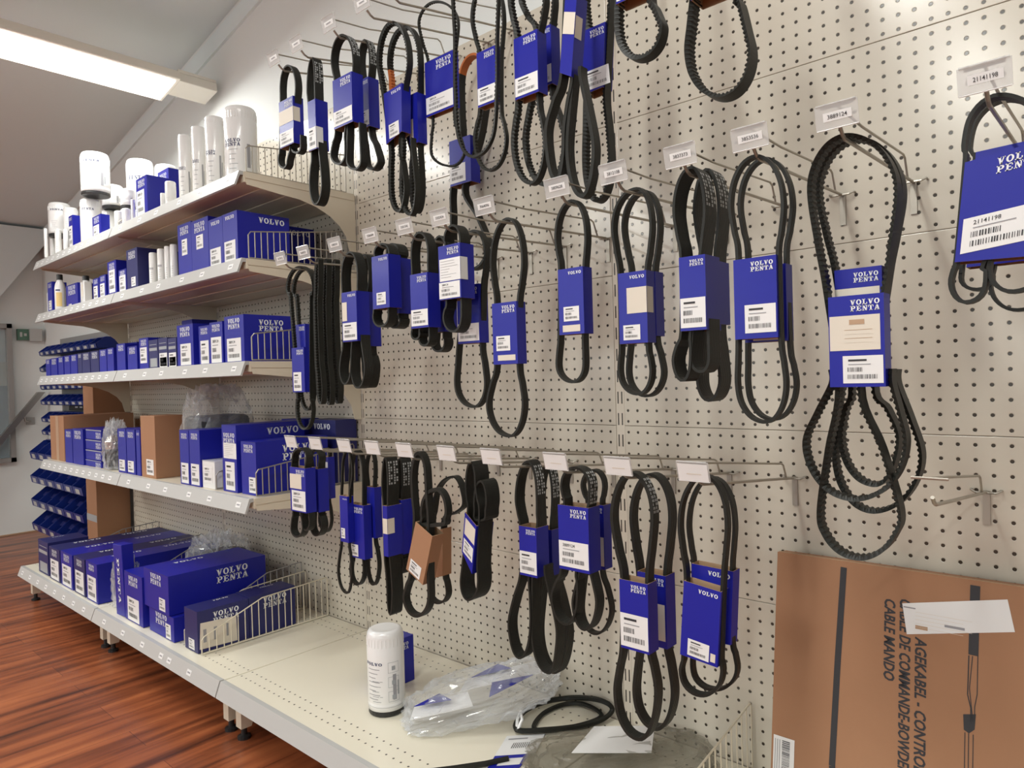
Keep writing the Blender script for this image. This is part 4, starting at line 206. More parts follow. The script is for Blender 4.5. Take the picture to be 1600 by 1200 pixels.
'X': {'coilA':[[-1.0691,-0.2055,0.175],[-1.1101,-0.1372,0.175],[-1.106,-0.0647,0.175],[-1.0632,-0.014,0.1798],[-0.9892,-0.014,0.1989],[-0.9477,-0.014,0.1986],[-0.9382,-0.014,0.1846],[-0.9444,-0.0491,0.175],[-0.9686,-0.1051,0.175],[-1.0127,-0.1604,0.175]],'coilB':[[-1.046,-0.1707,0.17],[-1.0759,-0.109,0.17],[-1.0699,-0.042,0.17],[-1.0359,-0.014,0.1744],[-0.989,-0.014,0.1756],[-0.9599,-0.0268,0.17],[-0.9683,-0.0784,0.17],[-1.0041,-0.1409,0.17]],'card':[[-1.0796,-0.228,0.166],[-1.0188,-0.1648,0.166],[-0.9746,-0.3038,0.166],[-1.0222,-0.3546,0.166]],'box':{'P':[-0.5169,-0.06,0.6332],'L':0.4719,'zb':0.1665,'dt':0.06,'db':0.13,'text3':[[0.1983,-0.0523],[0.1929,-0.1857],[0.186,-0.122],[0.2046,-0.1178]],'text2':[[0.2164,-0.0521],[0.2073,-0.3135]],'text1':[[0.2398,-0.1017],[0.23,-0.3111]],'bar1':[[0.1192,-0.0105],[0.1125,-0.1747],[0.107,-0.3542]],'w1':[[0.1135,-0.0267],[0.1243,-0.0249]],'bar2':[[0.3174,-0.008],[0.3152,-0.1168]],'w2':[[0.3105,-0.0092],[0.3235,-0.007]],'plug':[[0.3019,-0.2105],[0.3189,-0.2056],[0.3173,-0.2292],[0.3097,-0.2373],[0.3028,-0.2336]],'wire':[[0.3092,-0.1182],[0.3212,-0.1154],[0.3205,-0.1751],[0.3077,-0.1786]],'lab':[[0.2135,-0.0554],[0.3599,-0.0217],[0.3692,-0.0692],[0.2209,-0.1048]],'lab2':[[-0.0042,-0.3316],[0.0507,-0.3249]],'left':[[0.0,-0.0],[-0.0109,-0.397]],'top':[[0.3806,0.0127]]},'bag':[[-1.3177,-0.3144],[-1.1447,-0.3005],[-1.1827,0.0858],[-1.3776,0.0399]],'bag2':[[-0.9916,-0.2359],[-0.7437,-0.0527],[-0.872,0.0021],[-0.9841,-0.1431]],'can':{'x':-1.4031,'d':0.315,'r':0.0456,'z1':0.3697}}}
# ---------------------------------------------------------------- helpers
COL = bpy.context.scene.collection
def nodes_mat(name):
    m = bpy.data.materials.new(name); m.use_nodes = True
    nt = m.node_tree; nt.nodes.clear()
    out = nt.nodes.new('ShaderNodeOutputMaterial'); bs = nt.nodes.new('ShaderNodeBsdfPrincipled')
    nt.links.new(bs.outputs[0], out.inputs[0])
    return m, nt, bs, out
def mat(name, col, rough=.5, metal=0, spec=.5, var=0, scale=20, bump=0, bscale=200, coat=0, emit=None, estr=0):
    m, nt, bs, out = nodes_mat(name)
    bs.inputs['Base Color'].default_value = (*col, 1); bs.inputs['Roughness'].default_value = rough
    bs.inputs['Metallic'].default_value = metal; bs.inputs['Specular IOR Level'].default_value = spec
    if coat: bs.inputs['Coat Weight'].default_value = coat; bs.inputs['Coat Roughness'].default_value = .15
    tc = nt.nodes.new('ShaderNodeTexCoord')
    if var:
        n = nt.nodes.new('ShaderNodeTexNoise'); n.inputs['Scale'].default_value = scale; n.inputs['Detail'].default_value = 4
        nt.links.new(tc.outputs['Object'], n.inputs['Vector'])
        mx = nt.nodes.new('ShaderNodeMix'); mx.data_type = 'RGBA'
        mx.inputs[6].default_value = (*[c*(1-var) for c in col], 1); mx.inputs[7].default_value = (*[min(1, c*(1+var)) for c in col], 1)
        nt.links.new(n.outputs[0], mx.inputs[0]); nt.links.new(mx.outputs[2], bs.inputs['Base Color'])
    if bump:
        n2 = nt.nodes.new('ShaderNodeTexNoise'); n2.inputs['Scale'].default_value = bscale
        nt.links.new(tc.outputs['Object'], n2.inputs['Vector'])
        b = nt.nodes.new('ShaderNodeBump'); b.inputs['Strength'].default_value = bump; b.inputs['Distance'].default_value = .002
        nt.links.new(n2.outputs[0], b.inputs['Height']); nt.links.new(b.outputs[0], bs.inputs['Normal'])
    if emit:
        bs.inputs['Emission Color'].default_value = (*emit, 1); bs.inputs['Emission Strength'].default_value = estr
    return m
def plastic_mat(name, col, alpha, rough=.12, spec=.9):
    """clear film: part transparent, part glossy / diffuse film"""
    m, nt, bs, out = nodes_mat(name)
    bs.inputs['Base Color'].default_value = (*col, 1); bs.inputs['Roughness'].default_value = rough
    bs.inputs['Specular IOR Level'].default_value = spec; bs.inputs['Alpha'].default_value = alpha
    return m
# cream perforated sheet metal: 25 mm hole grid
def pegboard_mat():
    m, nt, bs, out = nodes_mat('cream_perforated_metal')
    L = nt.links.new
    geo = nt.nodes.new('ShaderNodeNewGeometry'); sep = nt.nodes.new('ShaderNodeSeparateXYZ'); L(geo.outputs['Position'], sep.inputs[0])
    def M(op, a, b=None, c=None):
        n = nt.nodes.new('ShaderNodeMath'); n.operation = op
        for i, v in enumerate((a, b, c)):
            if v is None: continue
            if isinstance(v, (int, float)): n.inputs[i].default_value = v
            else: L(v, n.inputs[i])
        return n.outputs[0]
    def cell(s, off):
        return M('MULTIPLY', M('SUBTRACT', M('FRACT', M('DIVIDE', M('ADD', s, off), .025)), .5), .025)
    cx = cell(sep.outputs[0], 100.0 + .9012 - .022 + .0125); cz = cell(sep.outputs[2], 100.0 - .820 + .0125)
    r = M('SQRT', M('ADD', M('MULTIPLY', cx, cx), M('MULTIPLY', cz, cz)))
    hole = M('LESS_THAN', r, .0031)
    # keep the upright strip (first and last 12 mm of a bay) free of holes
    bx = M('FRACT', M('ADD', sep.outputs[0], 100.9012)); inb = M('MULTIPLY', M('GREATER_THAN', bx, .014), M('LESS_THAN', bx, .988))
    hole = M('MULTIPLY', hole, inb)
    mx = nt.nodes.new('ShaderNodeMix'); mx.data_type = 'RGBA'; L(hole, mx.inputs[0])
    n = nt.nodes.new('ShaderNodeTexNoise'); n.inputs['Scale'].default_value = 2.5; L(geo.outputs['Position'], n.inputs['Vector'])
    v = nt.nodes.new('ShaderNodeMix'); v.data_type = 'RGBA'; L(n.outputs[0], v.inputs[0])
    v.inputs[6].default_value = (.565, .52, .44, 1); v.inputs[7].default_value = (.62, .57, .48, 1)
    L(v.outputs[2], mx.inputs[6]); mx.inputs[7].default_value = (.045, .037, .028, 1)
    L(mx.outputs[2], bs.inputs['Base Color'])
    bs.inputs['Roughness'].default_value = .2; bs.inputs['Specular IOR Level'].default_value = .6
    b = nt.nodes.new('ShaderNodeBump'); b.inputs['Strength'].default_value = .8; b.inputs['Distance'].default_value = .001; b.invert = True
    sm = nt.nodes.new('ShaderNodeMapRange'); sm.inputs[1].default_value = .0029; sm.inputs[2].default_value = .0040; sm.inputs[3].default_value = 1; sm.inputs[4].default_value = 0
    L(r, sm.inputs[0]); L(M('MULTIPLY', sm.outputs[0], inb), b.inputs['Height']); L(b.outputs[0], bs.inputs['Normal'])
    return m
def upright_mat():
    m, nt, bs, out = nodes_mat('cream_slotted_upright')
    L = nt.links.new
    geo = nt.nodes.new('ShaderNodeNewGeometry'); sep = nt.nodes.new('ShaderNodeSeparateXYZ'); L(geo.outputs['Position'], sep.inputs[0])
    def M(op, a, b=None):
        n = nt.nodes.new('ShaderNodeMath'); n.operation = op
        for i, v in enumerate((a, b)):
            if v is None: continue
            if isinstance(v, (int, float)): n.inputs[i].default_value = v
            else: L(v, n.inputs[i])
        return n.outputs[0]
    fz = M('FRACT', M('DIVIDE', M('ADD', sep.outputs[2], 10), .05)); s1 = M('MULTIPLY', M('GREATER_THAN', fz, .22), M('LESS_THAN', fz, .78))
    fx = M('ABSOLUTE', M('SUBTRACT', M('FRACT', M('ADD', M('ADD', sep.outputs[0], 100.9012), .5)), .5))
    s2 = M('MULTIPLY', M('GREATER_THAN', fx, .0035), M('LESS_THAN', fx, .0068))
    mx = nt.nodes.new('ShaderNodeMix'); mx.data_type = 'RGBA'; L(M('MULTIPLY', s1, s2), mx.inputs[0])
    mx.inputs[6].default_value = (.63, .57, .48, 1); mx.inputs[7].default_value = (.03, .026, .02, 1)
    L(mx.outputs[2], bs.inputs['Base Color']); bs.inputs['Roughness'].default_value = .3
    return m
def shelf_mat():
    m = mat('cream_enamel', (.68, .61, .49), .33, var=.03, scale=3)
    return m
def base_mat():
    """cream enamel shelf tray with a double row of 25 mm perforations along the front and back"""
    m, nt, bs, out = nodes_mat('cream_enamel_tray')
    L = nt.links.new
    geo = nt.nodes.new('ShaderNodeNewGeometry'); sep = nt.nodes.new('ShaderNodeSeparateXYZ'); L(geo.outputs['Position'], sep.inputs[0])
    def M(op, a, b=None):
        n = nt.nodes.new('ShaderNodeMath'); n.operation = op
        for i, v in enumerate((a, b)):
            if v is None: continue
            if isinstance(v, (int, float)): n.inputs[i].default_value = v
            else: L(v, n.inputs[i])
        return n.outputs[0]
    hole = None
    for y in (-.447, -.415, -.045, -.075):
        cx = M('MULTIPLY', M('SUBTRACT', M('FRACT', M('DIVIDE', M('ADD', sep.outputs[0], 100), .025)), .5), .025)
        cy = M('SUBTRACT', sep.outputs[1], y)
        h = M('LESS_THAN', M('SQRT', M('ADD', M('MULTIPLY', cx, cx), M('MULTIPLY', cy, cy))), .0026)
        hole = h if hole is None else M('MAXIMUM', hole, h)
    mx = nt.nodes.new('ShaderNodeMix'); mx.data_type = 'RGBA'; L(hole, mx.inputs[0])
    mx.inputs[6].default_value = (.78, .735, .61, 1); mx.inputs[7].default_value = (.05, .042, .03, 1)
    L(mx.outputs[2], bs.inputs['Base Color']); bs.inputs['Roughness'].default_value = .3
    return m
def floor_mat():
    m, nt, bs, out = nodes_mat('red_brown_wood_planks')
    L = nt.links.new
    geo = nt.nodes.new('ShaderNodeNewGeometry')
    mp = nt.nodes.new('ShaderNodeMapping'); mp.inputs['Rotation'].default_value = (0, 0, 1.5708); L(geo.outputs['Position'], mp.inputs[0])
    br = nt.nodes.new('ShaderNodeTexBrick'); L(mp.outputs[0], br.inputs['Vector'])
    br.inputs['Scale'].default_value = 1; br.inputs['Brick Width'].default_value = 1.3; br.inputs['Row Height'].default_value = .12
    br.inputs['Mortar Size'].default_value = .0007; br.inputs['Mortar Smooth'].default_value = .4
    br.inputs['Color1'].default_value = (0, 0, 0, 1); br.inputs['Color2'].default_value = (1, 1, 1, 1); br.inputs['Mortar'].default_value = (.4, .4, .4, 1)
    mp2 = nt.nodes.new('ShaderNodeMapping'); mp2.inputs['Scale'].default_value = (14, 1.1, 1); L(geo.outputs['Position'], mp2.inputs[0])
    n = nt.nodes.new('ShaderNodeTexNoise'); n.inputs['Scale'].default_value = 1.6; n.inputs['Detail'].default_value = 5; n.inputs['Roughness'].default_value = .5; L(mp2.outputs[0], n.inputs['Vector'])
    ad = nt.nodes.new('ShaderNodeMath'); ad.operation = 'MULTIPLY_ADD'; ad.inputs[1].default_value = .10; L(br.outputs[0], ad.inputs[0]); L(n.outputs[0], ad.inputs[2])
    cr = nt.nodes.new('ShaderNodeValToRGB'); L(ad.outputs[0], cr.inputs[0])
    e = cr.color_ramp.elements; e[0].position = .34; e[0].color = (.06, .018, .010, 1); e[1].position = .80; e[1].color = (.46, .15, .055, 1)
    x = e.new(.56); x.color = (.27, .076, .029, 1)
    mx = nt.nodes.new('ShaderNodeMix'); mx.data_type = 'RGBA'; L(br.outputs[1], mx.inputs[0]); L(cr.outputs[0], mx.inputs[6]); mx.inputs[7].default_value = (.05, .015, .008, 1)
    L(mx.outputs[2], bs.inputs['Base Color']); bs.inputs['Roughness'].default_value = .34
    return m
def belt_mat(ribs):
    """black rubber; ribs run along the belt (world Y is the belt width)"""
    m, nt, bs, out = nodes_mat('black_rubber_ribbed' if ribs else 'black_rubber')
    L = nt.links.new
    geo = nt.nodes.new('ShaderNodeNewGeometry'); sep = nt.nodes.new('ShaderNodeSeparateXYZ'); L(geo.outputs['Position'], sep.inputs[0])
    n = nt.nodes.new('ShaderNodeTexNoise'); n.inputs['Scale'].default_value = 60; L(geo.outputs['Position'], n.inputs['Vector'])
    mx = nt.nodes.new('ShaderNodeMix'); mx.data_type = 'RGBA'; L(n.outputs[0], mx.inputs[0])
    mx.inputs[6].default_value = (.008, .009, .007, 1); mx.inputs[7].default_value = (.018, .018, .015, 1)
    L(mx.outputs[2], bs.inputs['Base Color']); bs.inputs['Roughness'].default_value = .48; bs.inputs['Specular IOR Level'].default_value = .32
    if ribs:
        w = nt.nodes.new('ShaderNodeMath'); w.operation = 'SINE'; k = nt.nodes.new('ShaderNodeMath'); k.operation = 'MULTIPLY'; k.inputs[1].default_value = 2*math.pi/.0036
        L(sep.outputs[1], k.inputs[0]); L(k.outputs[0], w.inputs[0])
        b = nt.nodes.new('ShaderNodeBump'); b.inputs['Strength'].default_value = .35; b.inputs['Distance'].default_value = .0008
        L(w.outputs[0], b.inputs['Height']); L(b.outputs[0], bs.inputs['Normal'])
    return m
M_ = dict(
    peg=pegboard_mat(), up=upright_mat(), cream=shelf_mat(), tray=base_mat(), floor=floor_mat(),
    rib=belt_mat(True), cog=belt_mat(False),
    rail=mat('pale_grey_price_rail', (.47, .47, .46), .38),
    blue=mat('blue_carton', (.010, .014, .30), .40, spec=.35, var=.06, scale=9, coat=.06), dblue=mat('dark_blue_carton', (.014, .016, .115), .45, var=.12, scale=30),
    inner=mat('brown_carton_inside', (.42, .27, .16), .8), brown=mat('brown_cardboard', (.36, .185, .10), .8, var=.06, scale=6, bump=.12, bscale=90),
    white=mat('white_label_paper', (.78, .78, .78), .5), ink=mat('black_print', (.03, .03, .035), .6), grey=mat('grey_print', (.30, .30, .32), .6),
    logo=mat('white_print', (.80, .82, .86), .5), cream_lab=mat('cream_label_paper', (.70, .64, .55), .55), orange=mat('orange_tape', (.50, .13, .02), .5),
    print=mat('belt_print', (.42, .43, .43), .5), silver=mat('silver_print', (.34, .36, .38), .4), yellow=mat('yellow_label', (.75, .55, .22), .5), tan=mat('tan_tape', (.46, .30, .19), .35),
    chrome=mat('zinc_plated_wire', (.40, .37, .32), .40, metal=.75), wirecream=mat('cream_coated_wire', (.70, .64, .51), .4),
    can=mat('white_enamel_can', (.80, .80, .80), .22, coat=.4), black=mat('black_plastic', (.015, .015, .016), .4), navy=mat('navy_print', (.03, .04, .12), .5),
    wall=mat('white_plaster', (.75, .77, .76), .9, var=.02, scale=1.2, bump=.08, bscale=60), ceil=mat('white_ceiling_paint', (.74, .80, .81), .9, var=.02, scale=.8),
    lampbody=mat('cream_lamp_housing', (.76, .72, .64), .4), lens=mat('lit_diffuser', (.9, .9, .85), .5, emit=(1, .985, .94), estr=5.0),
    bin=mat('blue_bin_plastic', (.008, .024, .20), .32), steel=mat('brushed_steel', (.42, .40, .38), .35, metal=1), green=mat('green_sign', (.08, .17, .12), .5),
    film=plastic_mat('clear_film', (.72, .74, .76), .27, .08), film2=plastic_mat('smoky_film', (.22, .20, .15), .34, .10), tagp=plastic_mat('clear_tag_plastic', (.70, .70, .70), .42, .12), foil=mat('silver_foil', (.75, .75, .72), .2, metal=1, bump=1, bscale=80),
    smoke=mat('dark_foam', (.03, .03, .03), .7), glass=plastic_mat('window_glass', (.45, .55, .58), .35, .05), frame=mat('grey_frame', (.30, .29, .28), .4),
    kraft=mat('dark_carton_print', (.03, .035, .075), .4),
)
class MB:
    def __init__(s): s.v = []; s.f = []; s.m = []; s.mats = []
    def mi(s, k):
        if k not in s.mats: s.mats.append(k)
        return s.mats.index(k)
    def poly(s, P, k):
        n = len(s.v); s.v += [tuple(p) for p in P]; s.f.append(tuple(range(n, n+len(P)))); s.m.append(s.mi(k))
    def mesh(s, V, Fs, k):
        n = len(s.v); s.v += [tuple(p) for p in V]; i = s.mi(k)
        for f in Fs: s.f.append(tuple(n+a for a in f)); s.m.append(i)
    def box(s, x0, x1, y0, y1, z0, z1, k):
        V = [(x0,y0,z0),(x1,y0,z0),(x1,y1,z0),(x0,y1,z0),(x0,y0,z1),(x1,y0,z1),(x1,y1,z1),(x0,y1,z1)]
        s.mesh(V, [(0,3,2,1),(4,5,6,7),(0,1,5,4),(1,2,6,5),(2,3,7,6),(3,0,4,7)], k)
    def prism(s, P, axis, a, b, k):
        """polygon P of 2D points extruded along axis ('x','y','z') from a to b"""
        def pt(p, t): return {'x': (t, p[0], p[1]), 'y': (p[0], t, p[1]), 'z': (p[0], p[1], t)}[axis]
        n = len(P); V = [pt(p, a) for p in P]+[pt(p, b) for p in P]
        s.mesh(V, [tuple(range(n))[::-1], tuple(range(n, 2*n))]+[(i, (i+1) % n, n+(i+1) % n, n+i) for i in range(n)], k)
    def tube(s, P, r, k, seg=6, closed=False):
        P = [Vector(p) for p in P]; n = len(P); rings = []; up = None
        for i, p in enumerate(P):
            if closed: t = P[(i+1) % n]-P[i-1]
            else: t = P[min(i+1, n-1)]-P[max(i-1, 0)]
            t.normalize()
            if up is None: up = t.orthogonal().normalized()
            a = (up-t*up.dot(t))
            a = a.normalized() if a.length > 1e-6 else t.orthogonal().normalized()
            up = a; b = t.cross(a)
            rings.append([p+a*(r*math.cos(2*math.pi*j/seg))+b*(r*math.sin(2*math.pi*j/seg)) for j in range(seg)])
        V = [q for R_ in rings for q in R_]; Fs = []
        for i in range(n if closed else n-1):
            for j in range(seg): Fs.append((i*seg+j, i*seg+(j+1) % seg, ((i+1) % n)*seg+(j+1) % seg, ((i+1) % n)*seg+j))
        if not closed: Fs += [tuple(range(seg))[::-1], tuple(range((n-1)*seg, n*seg))]
        s.mesh(V, Fs, k)
    def lathe(s, prof, c, seg, kf):
        """prof [(r,z)], kf material key or list per band"""
        n0 = len(s.v)
        for r, z in prof:
            for j in range(seg):
                a = 2*math.pi*j/seg; s.v.append((c[0]+r*math.cos(a), c[1]+r*math.sin(a), c[2]+z))
        for i in range(len(prof)-1):
            k = kf if isinstance(kf, str) else kf[i]
            for j in range(seg):
                s.f.append((n0+i*seg+j, n0+i*seg+(j+1) % seg, n0+(i+1)*seg+(j+1) % seg, n0+(i+1)*seg+j)); s.m.append(s.mi(k))
        k = kf if isinstance(kf, str) else kf[-1]
        s.f.append(tuple(n0+(len(prof)-1)*seg+j for j in range(seg))); s.m.append(s.mi(k))
        k = kf if isinstance(kf, str) else kf[0]
        s.f.append(tuple(n0+j for j in range(seg))[::-1]); s.m.append(s.mi(k))
    def build(s, name, parent=None, origin=None, smooth=False, bevel=0):
        me = bpy.data.meshes.new(name)
        V = s.v
        if origin is not None:
            o_ = origin; V = [(a-o_[0], b-o_[1], c-o_[2]) for a, b, c in V]
        me.from_pydata(V, [], s.f); 
        for k in s.mats: me.materials.append(M_[k])
        me.polygons.foreach_set('material_index', s.m)
        if smooth:
            me.polygons.foreach_set('use_smooth', [len(f) <= 4 for f in s.f])
        me.update()
        o = bpy.data.objects.new(name, me); COL.objects.link(o)
        if origin is not None and parent is None: o.location = origin
        if parent is not None: o.parent = parent
        if bevel:
            b = o.modifiers.new('b', 'BEVEL'); b.width = bevel; b.segments = 2; b.limit_method = 'ANGLE'
        return o
def tag(o, label, cat=None, group=None, kind=None):
    o['label'] = label
    if cat: o['category'] = cat
    if group: o['group'] = group
    if kind: o['kind'] = kind
    return o
def empty(name, loc, label, cat, group=None):
    o = bpy.data.objects.new(name, None); COL.objects.link(o); o.location = loc; o.empty_display_size = .05
    return tag(o, label, cat, group)
def struct(o): o['kind'] = 'structure'; return o
# ------------- lettering
def _r(x0, y0, x1, y1): return [(x0,y0),(x1,y0),(x1,y1),(x0,y1)]
def _d(x0, y0, x1, y1, t): return [(x0-t/2,y0),(x0+t/2,y0),(x1+t/2,y1),(x1-t/2,y1)]
def _ring(cx, cy, rx, ry, ix, iy, a0, a1, n):
    o = []
    for i in range(n):
        a = math.radians(a0+(a1-a0)*i/n); b = math.radians(a0+(a1-a0)*(i+1)/n)
        o.append([(cx+rx*math.cos(a), cy+ry*math.sin(a)), (cx+rx*math.cos(b), cy+ry*math.sin(b)), (cx+ix*math.cos(b), cy+iy*math.sin(b)), (cx+ix*math.cos(a), cy+iy*math.sin(a))])
    return o
SLAB = {
 'V': [_d(.5,0,.22,1,.3), _d(.5,0,.82,1,.15), _r(0,.88,.46,1), _r(.64,.88,1,1)],
 'O': _ring(.5,.5,.5,.5,.22,.36,0,360,14),
 'L': [_r(.18,0,.46,1), _r(.02,.88,.62,1), _r(.02,0,.95,.14), _r(.8,0,.95,.4)],
 'P': [_r(.15,0,.42,1), _r(0,0,.6,.13), _r(0,.87,.62,1), _r(.42,.42,.62,.55)]+_ring(.6,.71,.36,.29,.08,.16,-90,90,7),
 'E': [_r(.15,0,.42,1), _r(0,.87,.92,1), _r(.4,.45,.72,.57), _r(0,0,.95,.13), _r(.8,0,.95,.35), _r(.78,.68,.92,1)],
 'N': [_r(.12,0,.26,1), _r(.76,0,.9,1), _d(.8,0,.2,1,.3), _r(0,0,.4,.12), _r(0,.88,.3,1), _r(.62,.88,1,1)],
 'T': [_r(.36,0,.64,1), _r(0,.87,1,1), _r(0,.62,.13,1), _r(.87,.62,1,1), _r(.2,0,.8,.12)],
 'A': [_d(.16,0,.48,1,.14), _d(.82,0,.5,1,.3), _r(.3,.28,.7,.4), _r(0,0,.36,.12), _r(.58,0,1,.12)],
}
def slab_word(word, x0, y0, w, h):
    """polygons of a slab serif word in the rectangle x0..x0+w, y0..y0+h"""
    n = len(word); cw = w/(n*1.1-.1); out = []
    for i, ch in enumerate(word):
        for P in SLAB[ch]: out.append([(x0+cw*1.1*i+cw*a, y0+h*b) for a, b in P])
    return out
_font = {}
def text_polys(t, h, italic=False):
    """polygons (2D) of sans text with cap height ~h, left aligned at 0,0; returns polys, width"""
    key = (t, italic)
    if key not in _font:
        cu = bpy.data.curves.new('t', 'FONT'); cu.body = t; cu.size = 1; cu.shear = .2 if italic else 0; cu.offset = .004 if italic else .006
        cu.resolution_u = 2
        ob = bpy.data.objects.new('t', cu); COL.objects.link(ob)
        dg = bpy.context.evaluated_depsgraph_get(); me = bpy.data.meshes.new_from_object(ob.evaluated_get(dg))
        V = [(v.co.x, v.co.y) for v in me.vertices]; P = [[V[i] for i in p.vertices] for p in me.polygons]
        xs = [v[0] for v in V]; ys = [v[1] for v in V]
        bpy.data.objects.remove(ob); bpy.data.curves.remove(cu); bpy.data.meshes.remove(me)
        _font[key] = (P, min(xs), min(ys), max(xs), max(ys))
    P, x0, y0, x1, y1 = _font[key]; s = h/(y1-y0)
    return [[((a-x0)*s, (b-y0)*s) for a, b in p] for p in P], (x1-x0)*s
class Face:
    """a flat face frame: origin, u, v unit axes, outward normal"""
    def __init__(s, o, u, v, n): s.o = Vector(o); s.u = Vector(u).normalized(); s.v = Vector(v).normalized(); s.n = Vector(n).normalized()
    def p(s, a, b, off=0): return s.o+s.u*a+s.v*b+s.n*off
    def poly(s, mb, P, k, off): mb.poly([s.p(a, b, off) for a, b in P], k)
    def rect(s, mb, a0, b0, a1, b1, k, off): s.poly(mb, [(a0,b0),(a1,b0),(a1,b1),(a0,b1)], k, off)
class CylFace:
    """wraps drawings round a vertical cylinder; a is arc length from the direction ang"""
    def __init__(s, c, r, z, ang): s.c = c; s.r = r; s.z = z; s.a = ang
    def p(s, a, b, off=0):
        t = s.a+a/s.r; return Vector((s.c[0]+(s.r+off)*math.cos(t), s.c[1]+(s.r+off)*math.sin(t), s.z+b))
    def poly(s, mb, P, k, off): mb.poly([s.p(a, b, off) for a, b in P], k)
    def rect(s, mb, a0, b0, a1, b1, k, off):
        n = max(1, int(abs(a1-a0)/s.r/.2))
        for i in range(n):
            c0 = a0+(a1-a0)*i/n; c1 = a0+(a1-a0)*(i+1)/n; s.poly(mb, [(c0,b0),(c1,b0),(c1,b1),(c0,b1)], k, off)
def draw_logo(mb, F, x1, ytop, w, style='VP', k='logo', off=.0005):
    """logo right-aligned at x1, top at ytop, width w"""
    h = w*.20
    for P in slab_word('VOLVO', x1-w, ytop-h, w, h): F.poly(mb, P, k, off)
    if style == 'VP':
        for P in slab_word('PENTA', x1-w, ytop-h*2.15, w, h): F.poly(mb, P, k, off)
def draw_label(mb, F, a0, b0, a1, b1, style, rng, off=.0006):
    """white sticker with part number, bar code and small print"""
    base = {'w': 'cream_lab', 'o': 'cream_lab'}.get(style, 'white')
    F.rect(mb, a0, b0, a1, b1, base, off)
    w = a1-a0; h = b1-b0; o2 = off+.0004
    if style == 'o': F.rect(mb, a0+w*.4, b1-h*.26, a0+w*.7, b1-h*.12, 'tan', o2)
    if style in ('b', 'B'):
        if style == 'B' or w > .06:
            P, tw = text_polys({'B': '21141198'}.get(style, '3889124'), h*.12)
            s_ = min(1, w*.6/tw)
            for p in P: F.poly(mb, [(a0+w*.14+x*s_, b1-h*.22+y) for x, y in p], 'ink', o2)
        else: F.rect(mb, a0+w*.14, b1-h*.2, a0+w*.6, b1-h*.13, 'ink', o2)
        F.rect(mb, a0+w*.14, b1-h*.33, a0+w*.7, b1-h*.30, 'grey', o2)
        for (y0, y1, xe) in ((.42, .58, .5), (.68, .84, .85)):
            x = a0+w*.12
            while x < a0+w*xe:
                t = w*rng.choice((.008, .012, .02)); F.rect(mb, x, b1-h*y1, x+t, b1-h*y0, 'ink', o2); x += t+w*rng.choice((.014, .02, .026))
    elif style == 't':
        for i in range(7):
            F.rect(mb, a0+w*.06, b1-h*(.12+i*.12), a0+w*(.4+.5*rng.random()), b1-h*(.105+i*.12), 'grey', o2)
    elif style == 'o':
        for i in range(4): F.rect(mb, a0+w*.3, b1-h*(.42+i*.12), a0+w*.85, b1-h*(.408+i*.12), 'cream_lab' if i % 2 else 'tan', o2)
# ---------------------------------------------------------------- setting
H0 = 0.0
XR = -.9012
WALL_Y = .10; ENDX = -5.75
def ceil_z(x): return 2.327+.186*(x+4.37)
mb = MB(); mb.box(ENDX, 3.2, -6, WALL_Y, -.1, 0, 'floor'); struct(mb.build('floor'))
mb = MB(); mb.prism([(ENDX-.1,-.1),(3.3,-.1),(3.3,ceil_z(3.3)+.1),(ENDX-.1,ceil_z(ENDX)+.3)], 'y', WALL_Y, WALL_Y+.1, 'wall'); struct(mb.build('wall_back'))
# two wide openings added in the unseen wall behind the camera for fill light
mb = MB(); mb.box(ENDX-.1, 3.3, -6.1, -6, -.1, .85, 'wall')
FILL_OPENINGS = ((-5.3,-2.7), (-.9,2.1))
for a, b in ((ENDX-.1,-5.3), (-2.7,-.9), (2.1,3.3)): mb.box(a, b, -6.1, -6, .85, 2.0, 'wall')
mb.prism([(ENDX-.1,2.0),(3.3,2.0),(3.3,ceil_z(3.3)+.1),(ENDX-.1,ceil_z(ENDX)+.3)], 'y', -6.1, -6, 'wall'); struct(mb.build('wall_front'))
for i, (a, b) in enumerate(FILL_OPENINGS):
    mb = MB()
    for p in ((a,a+.05,.85,2.0), (b-.05,b,.85,2.0), (a,b,.85,.90), (a,b,1.95,2.0), ((a+b)/2-.025,(a+b)/2+.025,.85,2.0)): mb.box(p[0], p[1], -6.07, -6.01, p[2], p[3], 'rail')
    struct(mb.build('window_%d' % (i+2)))
    ld = bpy.data.lights.new('window_daylight', 'AREA'); ld.shape = 'RECTANGLE'; ld.size = b-a; ld.size_y = 1.15; ld.energy = FILL_POWER; ld.color = (.93, 1, .98)  # unseen area light added at each opening to brighten ceiling and end wall
    lo = bpy.data.objects.new('window_daylight', ld); COL.objects.link(lo); lo.location = ((a+b)/2, -6.12, 1.43); lo.rotation_euler = (math.pi/2, 0, 0)
mb = MB(); mb.box(ENDX-.1, ENDX, -6, WALL_Y, -.1, ceil_z(ENDX)+.2, 'wall'); struct(mb.build('wall_left'))
mb = MB(); mb.box(3.2, 3.3, -6, WALL_Y, -.1, ceil_z(3.3), 'wall'); struct(mb.build('wall_right'))
XK = -5.06
mb = MB(); mb.prism([(ENDX,2.11),(XK,ceil_z(XK)-.0),(3.3,ceil_z(3.3)),(3.3,ceil_z(3.3)+.1),(ENDX-.1,ceil_z(ENDX)+.3)], 'y', -6.1, WALL_Y+.1, 'ceil'); struct(mb.build('ceiling'))
mb = MB(); mb.prism([(ENDX,2.09),(XK,ceil_z(XK)-.03),(3.2,ceil_z(3.2)-.03),(3.2,ceil_z(3.2)-.11),(XK,ceil_z(XK)-.11),(ENDX,2.01)][::-1], 'y', WALL_Y-.012, WALL_Y, 'ceil'); struct(mb.build('trim_1'))
